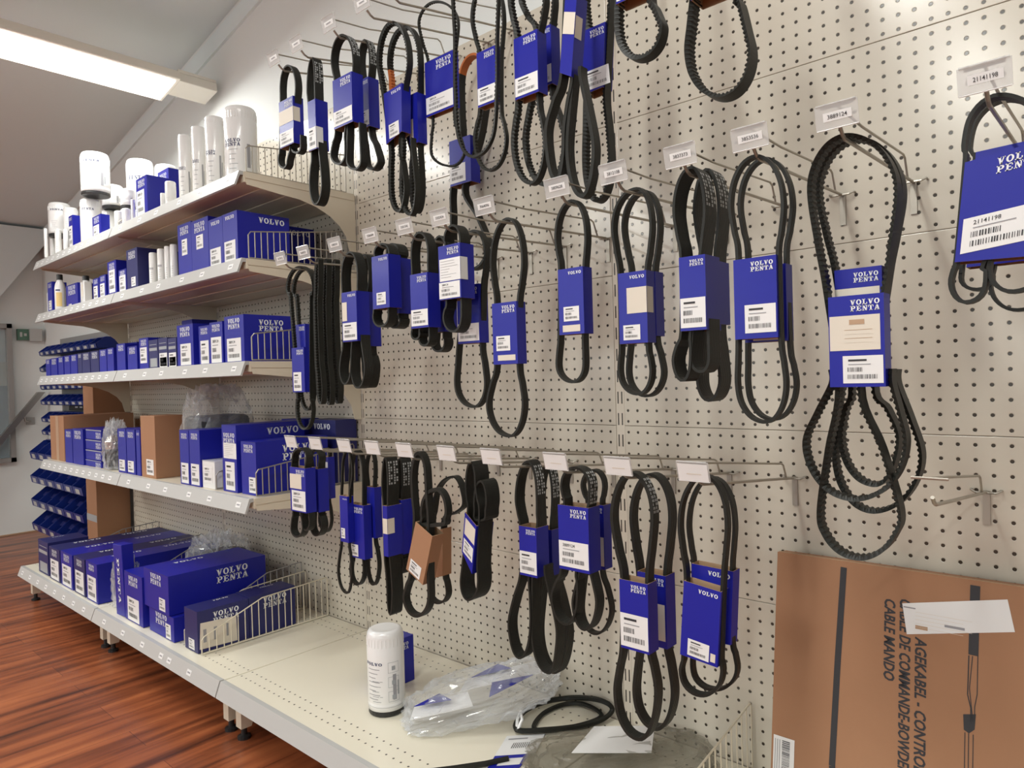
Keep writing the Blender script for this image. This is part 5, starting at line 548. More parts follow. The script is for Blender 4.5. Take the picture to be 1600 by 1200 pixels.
mb = MB(); mb.prism([(-6,.0),(WALL_Y,.0),(WALL_Y,.008),(-6,.008)], 'x', ENDX, ENDX+.012, 'tan'); struct(mb.build('baseboard_left'))
# sloping stair soffit on the end wall
mb = MB(); mb.prism([(WALL_Y,2.10),(WALL_Y,2.0),(-.285,1.455),(-6,1.455),(-6,2.10)], 'x', ENDX, ENDX+.10, 'ceil'); struct(mb.build('trim_2'))
# glazed opening with a grey frame in the end wall
mb = MB()
for a, b, c, d_ in ((-.13,-.10,.50,1.44), (-1.2,-1.17,.50,1.44), (-1.2,-.10,1.41,1.44), (-1.2,-.10,.50,.53)): mb.box(ENDX, ENDX+.05, a, b, c, d_, 'frame')
wn = struct(mb.build('window_1'))
mb = MB(); mb.box(ENDX+.012, ENDX+.018, -1.17, -.13, .53, 1.41, 'glass'); mb.build('pane', wn)
mb = MB(); mb.box(ENDX+.002, ENDX+.01, -1.17, -.13, 1.02, 1.18, 'cream_lab'); mb.box(ENDX+.002, ENDX+.01, -1.17, -.13, .53, 1.02, 'grey'); mb.build('blind', wn)
# exit sign
t = empty('exit_sign', (ENDX, 0, 1.37), 'small green exit sign on a white box on the far end wall', 'sign')
mb = MB(); mb.box(0, .03, -.066, .0, -.038, .038, 'green')
F = Face((.0305,-.064,-.03), (0,1,0), (0,0,1), (1,0,0)); F.rect(mb, .012, .014, .026, .046, 'rail', 0); F.rect(mb, .036, .02, .052, .038, 'rail', 0); mb.build('sign_plate', t)
mb = MB(); mb.box(0, .05, .002, .075, -.045, .04, 'rail'); mb.build('lamp_box', t)
# handrail on the end wall
t = empty('stair_handrail', (ENDX, 0, 1.0), 'grey steel stair handrail sloping down the far end wall', 'handrail')
mb = MB(); p0 = Vector((.09,.045,-.03)); p1 = Vector((.09,-.62,-1.0+.10)); mb.prism([(p0.y-.022,p0.z),(p0.y+.022,p0.z),(p1.y+.022,p1.z),(p1.y-.022,p1.z)], 'x', .07, .11, 'steel'); mb.build('rail', t)
for q in (.16, .55):
    p = p0.lerp(p1, q); mb = MB(); mb.tube([(.09,p.y,p.z-.01),(.085,p.y+.01,p.z-.055),(.06,p.y+.03,p.z-.06),(.0,p.y+.06,p.z-.06)], .006, 'steel'); mb.box(0, .006, p.y+.035, p.y+.085, p.z-.085, p.z-.035, 'steel'); mb.build('rail_bracket', t)
# ---------------------------------------------------------------- lamps
def lamp(x, y0, y1, label, power=1):
    zt = ceil_z(x); zb = zt-.17
    t = empty('ceiling_lamp', (x, (y0+y1)/2, zt), label, 'ceiling lamp', 'fluorescent ceiling lamps')
    L = (y1-y0)/2; sl = .186
    t.rotation_euler = (0, -math.atan(sl), 0)
    mb = MB(); w = .100
    mb.box(-w, w, -L, L, -.313, -.275, 'lampbody'); mb.box(-.012, .012, -L+.1, -L+.124, -.275, 0, 'lampbody'); mb.box(-.012, .012, -.10, -.076, -.275, 0, 'lampbody'); mb.build('housing', t, bevel=.004)
    mb = MB(); mb.box(-w+.016, w-.016, -L+.016, L-.016, -.318, -.3135, 'lens'); mb.build('diffuser', t)
    ld = bpy.data.lights.new('tube_light', 'AREA'); ld.shape = 'RECTANGLE'; ld.size = .18; ld.size_y = 2*L-.05; ld.energy = LAMP_POWER*power; ld.color = (.985, 1, .95)
    lo = bpy.data.objects.new('tube_light', ld); COL.objects.link(lo); lo.parent = t; lo.location = (0, 0, -.326)
    return t
t = lamp(-3.13, -1.62, -.09, 'long lit ceiling lamp over the far shelves, end towards the wall', .8)
mb = MB(); mb.box(-.04, .085, .765, .765+.165, -.31, -.27, 'lampbody'); mb.box(-.02, .085, .765, .765+.165, -.27, -.255, 'lampbody'); mb.build('cable_trunking', t, bevel=.003)
for x, y0, y1, l in ((-3.13, -4.4, -2.9, 'lit ceiling lamp over the far room, second from the shelving wall'), (-.75, -4.5, -3.0, 'lit ceiling lamp across the room from the belts'), (-.75, -2.35, -.95, 'lit ceiling lamp high above the hanging belts'), (1.5, -3.6, -2.1, 'lit ceiling lamp behind and right of the camera'), (-4.75, -3.4, -1.9, 'lit ceiling lamp over the low far corner of the room')):  # last lamp, far corner, is added out of view to brighten the end wall
    lamp(x, y0, y1, l)
# ---------------------------------------------------------------- shelving back
BAYS = [XR-3, XR-2, XR-1, XR, XR+1]
RZ = [.16, .51, .86, 1.21, 1.56, 1.91]
for bi, bx in enumerate(BAYS):
    for ri in range(5):
        mb = MB(); mb.box(bx+.012, bx+.988, -.001, .018, RZ[ri]+.0004, RZ[ri+1]-.0004, 'peg')
        o = mb.build('pegboard_panel', bevel=.0012)
        tag(o, f"cream perforated back panel, {ORD[ri+1]} course up, {ORD[bi+1]} bay from the far end", 'pegboard panel', 'perforated back panels of the shelving')
for bi in range(6):
    bx = XR-3+bi
    mb = MB(); mb.box(bx-.0115, bx+.0115, .000, .05, .02, 1.915, 'up')
    tag(mb.build('slotted_upright', bevel=.001), f"cream slotted shelving upright, {ORD[bi+1]} from the far end", 'upright', 'slotted uprights of the shelving')
# ---------------------------------------------------------------- shelves
def shelf(x0, z, dep, label, feet=False, labels=()):
    t = empty('shelf', (x0+.5, -.01, z), label, 'shelf', 'cream metal shelves of the shelving')
    k = 'tray' if feet else 'cream'
    X0 = -.498; X1 = .498
    mb = MB(); mb.box(X0, X1, -dep+.012, .006, -.030, 0, k)
    for u in (-.25, 0, .25):
        if not feet: mb.box(X0+.03, X1-.03, -dep*(.5+u)-.02, -dep*(.5+u)+.02, -.034, -.030, 'cream')
    mb.build('shelf_board', t, bevel=.0015)
    mb = MB()   # front price rail, lower edge standing out
    P = [(-dep+.012,.001),(-dep-.001,.001),(-dep-.016,-.040),(-dep-.011,-.042),(-dep+.002,-.010),(-dep+.012,-.010)]
    mb.prism(P, 'x', X0+.001, X1-.001, 'rail'); rl = mb.build('price_rail', t)
    rng = random.Random(int(abs(x0*100)+z*1000)); 
    for a in labels:
        mb = MB(); F = Face((a-.5, -dep-.0015, -.001), (1,0,0), (0,-.015,-.041), (0,-.94,.34))
        F.rect(mb, -.014, .012, .014, .028, 'white', .0008); F.rect(mb, -.009, .018, .009, .022, 'grey', .0012); mb.build('shelf_label', rl)
    if feet:
        for s in (X0+.02, X1-.05):
            mb = MB(); mb.prism([(-dep+.03,-.03),(0,-.03),(0,-.145),(-.03,-.145),(-.06,-.075),(-dep+.08,-.075),(-dep+.06,-.13),(-dep+.03,-.13)][::-1], 'x', s, s+.03, 'cream'); b = mb.build('base_bracket', t)
            mb = MB(); mb.lathe([(.018,0),(.018,.008),(.008,.012),(.008,.035)], (s+.015, -dep+.045, -.163), 12, 'black'); mb.build('foot', b)
    else:
        for s in (X0-.0018, X1+.0001):
            C_ = [(-dep+.012,-.004),(-dep+.02,-.036),(-.26,-.046)]
            for i in range(7):
                a = math.radians(90*i/6); C_.append((-.26+.235*math.sin(a), -.046-.13*(1-math.cos(a))))
            C_ += [(-.02,-.19),(.006,-.19),(.006,-.004)]
            mb = MB(); mb.prism(C_[::-1], 'x', s, s+.0017, 'cream')
            mb.prism([(-dep+.012,.0),(.0,.0),(.0,-.022),(-dep+.016,-.018)][::-1], 'x', s+(.0017 if s > 0 else -.0001), s+(.0035 if s > 0 and z > .2 and abs(x0-(XR-2)) < .01 else .0018), 'cream')
            mb.build('bracket', t)
    return t
LV = [('top', 1.592), ('second', 1.343), ('third', 1.047), ('fourth', .651)]
LA = [.05+.078*i for i in range(12)]
for nm, z in LV:
    shelf(XR-2, z, .388, f"{nm} cream shelf of the near shelved bay, above the blue cartons row" if False else f"cream shelf, {nm} from the top, in the nearer shelved bay", labels=[.1+.165*i+(.02 if i % 2 else 0) for i in range(6)])
    shelf(XR-3, z, .388, f"cream shelf, {nm} from the top, in the farther shelved bay", labels=LA)
shelf(XR-3, .1626, .492, 'cream base shelf at the far end under the long blue cartons', True, labels=[.06+.12*i for i in range(8)])
shelf(XR-2, .1626, .492, 'cream base shelf under the stacked blue cartons and wire dividers', True, labels=[.12,.3,.47,.62,.68,.82])
shelf(XR-1, .1626, .492, 'empty stretch of cream base shelf carrying the white filter can', True)
shelf(XR, .1626, .492, 'cream base shelf below the leaning cardboard box', True)
shelf(XR+1, .1626, .492, 'cream base shelf beyond the leaning box, nearest the camera', True)
# ---------------------------------------------------------------- wire dividers
def divider(x, zb, d0, d1, h0, hm, h1, mid, n, label, k='wirecream', r=.0016, g='wire shelf dividers'):
    t = empty('wire_divider', (x, -(d0+d1)/2, zb), label, 'wire divider', g)
    oy = (d0+d1)/2
    Y = lambda d: -d+oy
    top = [(0, Y(d0), .004), (0, Y(d0), h0-.01), (0, Y(d0-.008), h0), (0, Y(d0+(d1-d0)*mid), hm), (0, Y(d1+.004), h1), (0, Y(d1), h1-.006), (0, Y(d1), .004)]
    mb = MB(); mb.tube(top, r*1.25, k); mb.tube([(0, Y(d0), .004), (0, Y(d1), .004)], r*1.25, k); mb.build('outline_wire', t)
    mb = MB()
    for i in range(1, n):
        f = i/n; d = d0+(d1-d0)*f
        h = h0+(hm-h0)*min(1, f/mid) if f < mid else hm+(h1-hm)*(f-mid)/(1-mid)
        mb.tube([(0, Y(d), .004), (0, Y(d), h)], r, k, 5)
    mb.tube([(0, Y(d0-.02), h0*.0+.004), (0, Y(d1), .004)], r, k, 5)
    o = mb.build('upright_wires', t); return t
for nm, z in LV:
    divider(XR-1-.012, z+.001, .372, .03, .08, .10, .125, .5, 17, f"zinc wire divider closing the near end of the {nm} shelf", 'chrome')
divider(-2.32, .652, .36, .05, .05, .08, .10, .5, 15, 'wire divider right of the small white carton, fourth shelf', 'chrome')
divider(-2.165, .652, .372, .03, .055, .09, .12, .45, 16, 'wire divider between the big blue cartons, fourth shelf', 'chrome')
divider(-2.73, .652, .36, .05, .055, .08, .10, .5, 15, 'wire divider beside the tall brown carton, fourth shelf', 'chrome')
divider(-2.99, 1.048, .365, .05, .06, .08, .10, .5, 15, 'wire divider among the dark printed cartons, third shelf', 'chrome')
divider(-3.02, 1.344, .365, .05, .055, .08, .10, .5, 15, 'wire divider left of the white cans, second shelf', 'chrome')
divider(-2.93, 1.593, .365, .05, .04, .07, .10, .5, 15, 'wire divider behind the blue carton, top shelf', 'chrome')
divider(-2.125, .1635, .452, .01, .055, .125, .135, .45, 19, 'cream wire divider along the open side of the base shelf cartons')
divider(-2.262, .1635, .445, .01, .055, .125, .135, .45, 19, 'cream wire divider left of the last dark blue carton')
divider(-.600, .1635, .43, .008, .05, .10, .138, .4, 18, 'cream wire divider on the base shelf left of the leaning box')
for i, x in enumerate((-2.285, -2.522, -2.90, -2.78, -3.078, -3.56)):
    divider(x, .1635, .28 if i < 5 else .34, .012, .10, .155, .165, .5, 11, f"dark wire divider behind the base shelf goods, {ORD[i+1]} from the near end", 'frame')
# ---------------------------------------------------------------- cartons, cans, bottles
def carton(x0, x1, d, dep, z0, z1, label, name='carton', col='blue', logo='VP', lab=None, side=None, lab2=None, rng=None, g=None, top=None, logo_v=.06, lw=.62, tape=False):
    cx = (x0+x1)/2; w = (x1-x0); h = z1-z0; oy = -d+dep/2
    t = empty(name, (cx, oy, z0), label, 'box', g)
    rng = rng or random.Random(int(x0*1e4)+int(z0*1e3))
    mb = MB(); mb.box(-w/2, w/2, -dep/2, dep/2, .0008, h, col)
    F = Face((-w/2, -dep/2, 0), (1,0,0), (0,0,1), (0,-1,0))
    if logo in ('VP', 'V'): draw_logo(mb, F, w*(.5+lw/2), h*(1-logo_v), w*lw, logo)
    elif logo == 'K':
        F.rect(mb, w*.08, h*.62, w*.92, h*.72, 'silver', .0006); F.rect(mb, w*.12, h*.82, w*.88, h*.84, 'silver', .0006); F.rect(mb, w*.15, h*.06, w*.9, h*.36, 'silver', .0006)
    elif logo == 'R':
        F.rect(mb, 0, h*.86, w, h*.95, 'silver', .0006); draw_logo(mb, F, w*.95, h*.7, w*.3, 'VP')
    if side:
        S = Face((w/2, -dep/2, 0), (0,1,0), (0,0,1), (1,0,0)); lw_ = min(dep*.5, .11); draw_logo(mb, S, dep*.80 if side == 'VP' else dep*.9, h*(.93 if side == 'V' else .9), lw_, side)
    if top:
        T = Face((-w/2, -dep/2, h), (0,1,0), (-1,0,0), (0,0,1)); 
        for a in top: draw_logo(mb, T, a*dep, -w*.15, min(.11, dep*.3), 'V')
    # flap seam on the lid
    if h > .04: mb.box(-w/2+.001, w/2-.001, -dep/2-.0003, -dep/2, h-.0022, h-.0012, 'dblue' if col != 'brown' else 'tan')
    if tape: F.rect(mb, w*.42, 0, w*.62, h, 'tan', .0006)
    mb.build('carton_body', t, bevel=min(.0015, w*.05))
    for L_, st in ((lab, 'b'), (lab2, 't')):
        if L_:
            mb = MB(); draw_label(mb, F, w*L_[0], h*(1-L_[3]), w*L_[1], h*(1-L_[2]), st, rng); mb.build('sticker', t)
    return t
VIEW = (0, -1.3804)
def can(x, d, r, z0, z1, label, txt=0, g=None, big=False):
    t = empty('filter_can', (x, -d, z0), label, 'filter can', g); h = z1-z0
    mb = MB(); mb.lathe([(r*.94,0),(r*.985,.003),(r*.985,.011),(r*.94,.012)], (0,0,0), 24, 'black'); mb.build('base_ring', t, smooth=False)
    prof = [(r*.93,.012),(r,.0135),(r,.03),(r*.992,.031),(r,.032)]
    c = min(r*.35, h*.12)
    prof += [(r, h-c*2.6), (r*.985, h-c*2.5), (r*.985, h-c*1.1), (r*.955, h-c*.6), (r*.88, h-c*.22), (r*.74, h-c*.06), (r*.70, h-c*.09), (r*.3, h-.001)]
    mb = MB(); mb.lathe(prof, (0,0,0), 36 if big else 24, 'can')
    mb.build('can_body', t, smooth=True)
    if big or r > .03:   # fluted grip ring
        mb = MB(); n = 30
        for j in range(n):
            a = 2*math.pi*j/n; ca, sa = math.cos(a), math.sin(a); q = r*.985
            mb.tube([(q*ca, q*sa, h-c*2.4), (q*ca, q*sa, h-c*1.2)], r*.02, 'can', 4)
        mb.build('grip_ring', t)
    ang = math.atan2(VIEW[1]+d, VIEW[0]-x)
    mb = MB(); F = CylFace((0,0), r, 0, ang)
    if txt == 1: draw_logo(mb, F, -r*.05, h*.56, r*1.1, 'VP', 'navy', .0004); 
    elif txt == 2:
        for P in slab_word('PENTA', -r*.9, h*.74, r*1.2, h*.045): F.poly(mb, P, 'navy', .0004)
    for i in range(5): F.rect(mb, -r*.8, h*(.42-.06*i), -r*(.2+.1*(i % 3)), h*(.427-.06*i), 'silver', .0004)
    if r > .018:
        F.rect(mb, r*.35, h*.2, r*.55, h*.5, 'grey', .0004)
        F.rect(mb, r*.62, h*.25, r*.72, h*.42, 'silver', .0004)
    mb.build('printed_text', t)
    return t
def bottle(x, d, r, z0, z1, label, yel=0):
    t = empty('oil_bottle', (x, -d, z0), label, 'bottle', 'white oil bottles'); h = z1-z0
    mb = MB()
    if yel: mb.lathe([(r*.9,0),(r,.004),(r,h*.62),(r*.85,h*.74),(r*.5,h*.84),(r*.42,h*.86)], (0,0,0), 20, 'can')
    else:
        mb.box(-r, r, -r*.7, r*.7, 0, h*.8, 'can'); mb.lathe([(r*.6,h*.8),(r*.5,h*.86)], (0,0,0), 16, 'can')
    mb.build('bottle_body', t, smooth=bool(yel), bevel=0 if yel else .005)
    mb = MB(); mb.lathe([(r*.56,h*.85),(r*.56,h*.99),(r*.5,h)], (0,0,0), 18, 'black'); mb.build('cap', t)
    mb = MB()
    if yel:
        F = CylFace((0,0), r, 0, math.atan2(VIEW[1]+d, -x)); F.rect(mb, -r*.8, h*.12, r*.3, h*.5, 'yellow', .0005); F.rect(mb, -r*.9, h*.54, r*.0, h*.58, 'navy', .0005)
    else:
        F = Face((-r, -r*.7, 0), (1,0,0), (0,0,1), (0,-1,0)); F.rect(mb, r*.1, h*.05, r*.6, h*.2, 'silver', .0006); F.rect(mb, r*.9, h*.3, r*1.7, h*.7, 'cream_lab', .0006)
    mb.build('bottle_label', t)
cnt = {}
for e in sorted(DATA['I'], key=lambda e: -e['px']):
    sh = e['sh']; cnt[sh] = cnt.get(sh, 0)+1
    lab = f"{e['look']}, {sh} shelf, {ORD[cnt[sh]]} piece from near end"
    g = f"goods standing on the {sh} shelf"
    if e['t'] == 'can': can(e['x'], e['d'], e['r'], e['z0'], e['z1'], lab, e.get('txt', 0), g)
    elif e['t'] == 'bottle': bottle(e['x'], e['d'], e['r'], e['z0'], e['z1'], lab, e.get('yel', 0))
    else:
        col = 'brown' if e.get('brown') else 'can' if e.get('white') else 'dblue' if e.get('dark') else 'blue'
        carton(e['x0'], e['x1'], e['d'], e['dep'], e['z0'], e['z1'], lab, col=col, logo=e.get('logo', 'VP'), lab=e.get('lab'), side=e.get('side'), lab2=e.get('lab2'), g=g, lw=.78 if e.get('big') else .6, logo_v=.12 if e.get('big') else .06, tape=e.get('tape', False))
ZB = .1634; gb = 'goods on the base shelf'
carton(-3.72, -3.575, .475, .16, ZB, .31, 'dark blue carton at the far end of the base shelf, grey panel print', col='dblue', logo='K', lab=None, g=gb, top=(.6,))
for i, (a, b) in enumerate(((-3.545,-3.40), (-3.385,-3.235), (-3.215,-3.085), (-3.070,-2.945))):
    carton(a, b, .478, .46, ZB, .303+.004*i, f"long dark blue carton lying front to back, {ORD[i+1]} of four from the far end", col='dblue' if i % 2 == 0 else 'blue', lab=(.12,.88,.36,.96), g=gb, top=(.42,.85), lw=.45)
carton(-2.69, -2.53, .47, .20, ZB, .335, 'blue carton standing behind the upright blue sleeve, white label', lab=(.15,.8,.5,.97), g=gb, lw=.5)
carton(-2.495, -2.30, .462, .29, ZB, .243, 'purple-blue carton at the bottom of the stack of two', lab=(.68,.88,.35,.95), g=gb, lw=.45)
carton(-2.525, -2.325, .465, .335, .2438, .372, 'large bright blue carton on top of the stack, big white logo', lab=(.62,.86,.62,.94), side='VP', g=gb, top=(.55,), lw=.42)
carton(-2.235, -2.145, .455, .165, ZB, .292, 'dark navy carton with white sheet on its side, near end of base shelf', col='dblue', lab=(.3,.75,.7,.95), logo=None, side='VP', g=gb, top=(.8,))
o = bpy.context.scene.objects.get('x')
carton(-2.235, -2.145, .288, .165, ZB, .294, 'dark navy carton pushed behind another, lid slightly open', col='dblue', lab=None, logo=None, side='VP', g=gb, top=(.75,))
mb = MB(); F = Face((-2.1448, -.450, ZB), (0,1,0), (0,0,1), (1,0,0)); F.poly(mb, [(.0,.012),(.12,.006),(.118,.085),(.004,.092)], 'cream_lab', .0006); F.rect(mb, .012, .03, .022, .07, 'grey', .0009); F.rect(mb, .045, .03, .055, .07, 'grey', .0009); F.rect(mb, .085, .03, .092, .07, 'grey', .0009)
tag(mb.build('delivery_note'), 'white delivery sheet stuck on the side of the near navy carton', 'paper sheet')
# upright narrow blue sleeve with vertical logo
t = empty('carton_sleeve', (-2.735, -.45, ZB), 'narrow blue sleeve standing upright in the clear bag, vertical white logo', 'box', gb)
mb = MB(); mb.box(-.042, .042, -.02, .02, 0, .255, 'blue'); F = Face((-.01, -.0205, .205), (0,0,-1), (1,0,0), (0,-1,0))
for P in slab_word('PENTA', 0, 0, .16, .024): F.poly(mb, P, 'logo', .0005)
o = mb.build('sleeve_body', t, bevel=.002); t.rotation_euler = (0, math.radians(-4), 0)
# the white filter can and the blue carton behind it
f_ = DATA['X']['can']
can(f_['x'], f_['d'], f_['r'], ZB, f_['z1'], 'white oil filter can alone on the empty base shelf', 3, None, True)
t = bpy.data.objects['filter_can.%03d' % (sum(1 for o in bpy.data.objects if o.name.startswith('filter_can'))-1)]
mb = MB(); F = CylFace((0,0), f_['r'], 0, math.atan2(VIEW[1]+f_['d'], -f_['x'])); r = f_['r']; h = f_['z1']-ZB
for P in slab_word('VOLVO', -r*1.3, h*.61, r*1.1, h*.035): F.poly(mb, P, 'navy', .0006)
for i in range(8): F.rect(mb, -r*1.1, h*(.56-.05*i), -r*(.35+.12*(i % 3)), h*(.568-.05*i), 'grey', .0006)
for i in range(3):
    y = h*(.52-.17*i)
    for a, b, c, d_ in ((.1,0,.7,.004),(.1,.12,.7,.124),(.1,0,.115,.124),(.685,0,.7,.124),(.3,.03,.5,.08)): F.rect(mb, r*a, y+h*b, r*c, y+h*d_, 'silver', .0006)
F.rect(mb, -r*1.3, h*.115, r*1.3, h*.119, 'silver', .0006)
mb.build('front_print', t)
carton(-1.565, -1.482, .25, .09, ZB, .287, 'blue carton standing behind the white oil filter can', lab=None, g=gb, logo=None, side='VP')
# ---------------------------------------------------------------- plastic bags
def bag(name, c, size, rot, label, seed, k='film', res=46, amp=.22, sharp=1.0, cat='plastic bag', flat=0.0):
    """crumpled film pouch"""
    t = empty(name, c, label, cat)
    Rm = Euler(rot).to_matrix(); V = []; Fs = []; nu, nv_ = res, res
    for j in range(nv_+1):
        th = math.pi*(j/nv_-.5)
        for i in range(nu):
            ph = 2*math.pi*i/nu
            def se(v, p): return math.copysign(abs(v)**p, v)
            p = Vector((se(math.cos(th), .55)*se(math.cos(ph), .6), se(math.cos(th), .55)*se(math.sin(ph), .6), se(math.sin(th), 1.0)))
            q = Vector((p.x*3+seed, p.y*3, p.z*2))
            n1 = 1-abs(noise.noise(q*sharp))*2; n2 = 1-abs(noise.noise(q*2.3*sharp+Vector((9,1,3))))*2; n3 = noise.noise(q*5*sharp)
            s = 1+amp*(.6*n1+.35*n2+.2*n3-.45)
            n4 = 1-abs(noise.noise(q*7+Vector((3,7,1))))*2
            P = Vector((p.x*size[0]*s, p.y*size[1]*s, p.z*size[2]*(1+amp*2.6*(.6*n1+.5*n2+.3*n3+.22*n4-.5))))
            P = Rm @ P; V.append((P.x, P.y, P.z))
    zmin = -c[2]+FLOOR_OF.get(name+str(seed), -9)
    V = [(a, b, max(z, zmin)) for a, b, z in V]
    for j in range(nv_):
        for i in range(nu): Fs.append((j*nu+i, j*nu+(i+1) % nu, (j+1)*nu+(i+1) % nu, (j+1)*nu+i))
    mb = MB(); mb.mesh(V, Fs, k); mb.build('film', t, smooth=False)
    return t
FLOOR_OF = {'plastic_bag1': .166, 'plastic_bag2': .165, 'plastic_bag3': .654, 'plastic_bag4': .166, 'plastic_bag5': .166, 'plastic_bag6': .654}
t = bag('plastic_bag', (-1.195, -.195, .215), (.185, .105, .036), (0, -.22, .80), 'large crumpled clear plastic bag with blue print on the base shelf', 1, amp=.20)
mb = MB()
for P in (((-.16,-.03),(-.07,-.05),(-.10,.0)), ((.02,-.09),(.13,-.04),(.03,-.02)), ((-.02,.04),(.08,.03),(.05,.075))):
    mb.prism(P, 'z', .0, .0015, 'blue')
o = mb.build('blue_insert', t); o.rotation_euler = (0, -.22, .80); o.location = (0, 0, .030)
mb = MB(); mb.prism([(-.17,-.06),(-.02,-.075),(-.03,-.01),(-.16,.0)], 'z', 0, .0015, 'white'); mb.prism([(-.05,.01),(.15,-.01),(.16,.05),(-.03,.06)], 'z', -.004, -.0025, 'white')
o = mb.build('paper_insert', t); o.rotation_euler = (0.1, -.22, .80); o.location = (0, 0, .020)
t = bag('plastic_bag', (-.81, -.18, .186), (.185, .105, .019), (0.0, -.03, .75), 'smoky plastic bag with a white sheet in front of the wire divider', 2, k='film2', amp=.25)
mb = MB(); mb.prism([(-.09,-.045),(.07,-.065),(.10,.04),(-.03,.055)], 'z', 0, .0012, 'white'); o = mb.build('paper_sheet', t); o.rotation_euler = (0, -.03, .75); o.location = (-.03, .02, .024)
t = bag('plastic_bag', (-2.475, -.215, .805), (.088, .115, .155), (0, 0, 0), 'clear bag round a dark part beside the brown carton, fourth shelf', 3, amp=.13, sharp=.9)
mb = MB(); mb.box(-.075, .075, -.095, .09, -.150, .070, 'smoke'); mb.build('dark_part', t, bevel=.02)
t = bag('plastic_bag', (-2.80, -.43, .26), (.062, .035, .09), (0, .15, 0), 'crumpled clear bag between the long cartons and the upright sleeve', 4, amp=.3)
t = bag('plastic_bag', (-2.66, -.14, .30), (.125, .085, .085), (0, -.1, .2), 'clear bag with a dark hose heaped behind the stacked cartons', 5, amp=.25)
mb = MB(); mb.lathe([(.04,-.05),(.085,-.04),(.10,.0),(.08,.05),(.03,.06)], (.02,.01,-.01), 16, 'smoke'); mb.build('dark_hose', t, smooth=True)
t = bag('plastic_bag', (-3.11, -.345, .735), (.052, .04, .085), (0, .1, 0), 'clear bag holding a silver part, fourth shelf', 6, amp=.3)
mb = MB(); mb.lathe([(.022,-.07),(.03,-.03),(.026,.0)], (0,-.01,0), 12, 'smoke'); mb.lathe([(.026,0),(.03,.03),(.015,.055)], (0,-.01,0), 12, 'foil'); mb.build('silver_part', t)
# ---------------------------------------------------------------- cable box
BX = DATA['X']['box']
t = empty('cardboard_box', tuple(BX['P']), 'large brown cable box with black lettering leaning on the perforated panel', 'box')
lean = math.atan2(BX['db']-BX['dt'], BX['P'][2]-BX['zb']); t.rotation_euler = (-lean, 0, 0)
Lb = BX['L']-.008; W_ = .60; TH = .045
mb = MB(); mb.box(0, W_, .0, TH, -Lb, 0, 'brown'); 
mb.box(.002, W_-.002, .002, .010, 0, .0012, 'inner')
F = Face((0, 0, 0), (1,0,0), (0,0,1), (0,-1,0)); off = .0005
def strip(P, w, k):
    for (a, b), (c, d_) in zip(P, P[1:]):
        v = Vector((c-a, d_-b)).normalized(); n = Vector((-v.y, v.x))*w/2
        F.poly(mb, [(a+n.x,b+n.y),(a-n.x,b-n.y),(c-n.x,d_-n.y),(c+n.x,d_+n.y)], k, off)
strip(BX['bar1']+[(BX['bar1'][-1][0]+.01, BX['bar1'][-1][1]-.06)], .0105, 'ink')
strip(BX['bar2'], .0135, 'ink')
w0, w1, w2, w3 = BX['wire']; cx = (w2[0]+w3[0])/2
strip([w0, w3, (cx-.002, w3[1]-.02), (cx-.002, w3[1]-.04)], .0016, 'ink'); strip([w1, w2, (cx+.003, w2[1]-.02), (cx+.003, w2[1]-.04)], .0012, 'ink'); strip([((w0[0]+w1[0])/2-.001, w0[1]), (cx-.004, w3[1]+.01), (cx+.001, w3[1]-.04)], .0012, 'ink')
F.poly(mb, BX['plug'], 'ink', off)
px_ = (BX['plug'][0][0]+BX['plug'][1][0])/2; pb = BX['plug'][3][1]
for a in (-.006, -.001, .005): strip([(px_+a, pb), (px_+a-.002, -Lb+.004)], .0012, 'ink')
def vtext(s_, start, hgt, length=None):
    P, tw = text_polys(s_, hgt, True)
    sc = 1 if length is None else length/tw
    for dx, dy in ((0,0),(.0009,0),(0,.0009),(.0009,.0009)):
        for p in P: F.poly(mb, [(start[0]+y+dy, start[1]-x*sc-dx) for x, y in p], 'ink', off+dx*.05+dy*.02)
hh = .0165; t3 = BX['text3']; L3 = abs(t3[1][1]-t3[0][1])
xm = BX['text3'][2][0]
vtext('CABLE MANDO', (xm, t3[0][1]), hh, L3)
vtext('CABLE DE COMMANDE-BOWDENZUG', (xm+.0235, t3[0][1]+.004), hh, L3*2.42)
vtext('AGEKABEL - CONTROL CABLE', (xm+.047, BX['text1'][0][1]-.004), hh, L3*2.10)
bd = mb.build('box_body', t, bevel=0)
mb = MB(); q = BX['lab']; F.poly(mb, [q[3], q[2], q[1], q[0]], 'white', .0009)
for i in range(5): F.rect(mb, q[0][0]+.02, q[0][1]-.010-.006*i, q[0][0]+.10-.012*(i % 3), q[0][1]-.0105-.006*i, 'cream_lab', .0013)
F.rect(mb, q[0][0]+.02, q[3][1]+.012, q[0][0]+.038, q[3][1]+.018, 'tan', .0013); F.rect(mb, q[0][0]+.062, q[0][1]-.026, q[0][0]+.09, q[0][1]-.022, 'grey', .0013); F.rect(mb, q[0][0]+.002, q[0][1]-.006, q[0][0]+.02, q[0][1]-.004, 'grey', .0013)
tag(mb.build('shipping_label', t), 'white shipping label')
mb = MB(); q = BX['lab2']; x0 = max(.004, q[0][0]); x1 = x0+.038; y1 = q[0][1]; y0 = -Lb+.004
F.rect(mb, x0, y0, x1, y1, 'white', .0009); rng = random.Random(5); y = y1-.006
while y > y0+.01:
    th = rng.choice((.0006, .001, .0016)); F.rect(mb, x0+.016, y-th, x0+.030, y, 'ink', .0013); y -= th+rng.choice((.001, .0016))
for i in range(3): F.rect(mb, x0+.003+.004*i, y0+.01, x0+.0042+.004*i, y1-.006, 'grey', .0013)
tag(mb.build('barcode_label', t), 'white barcode label')
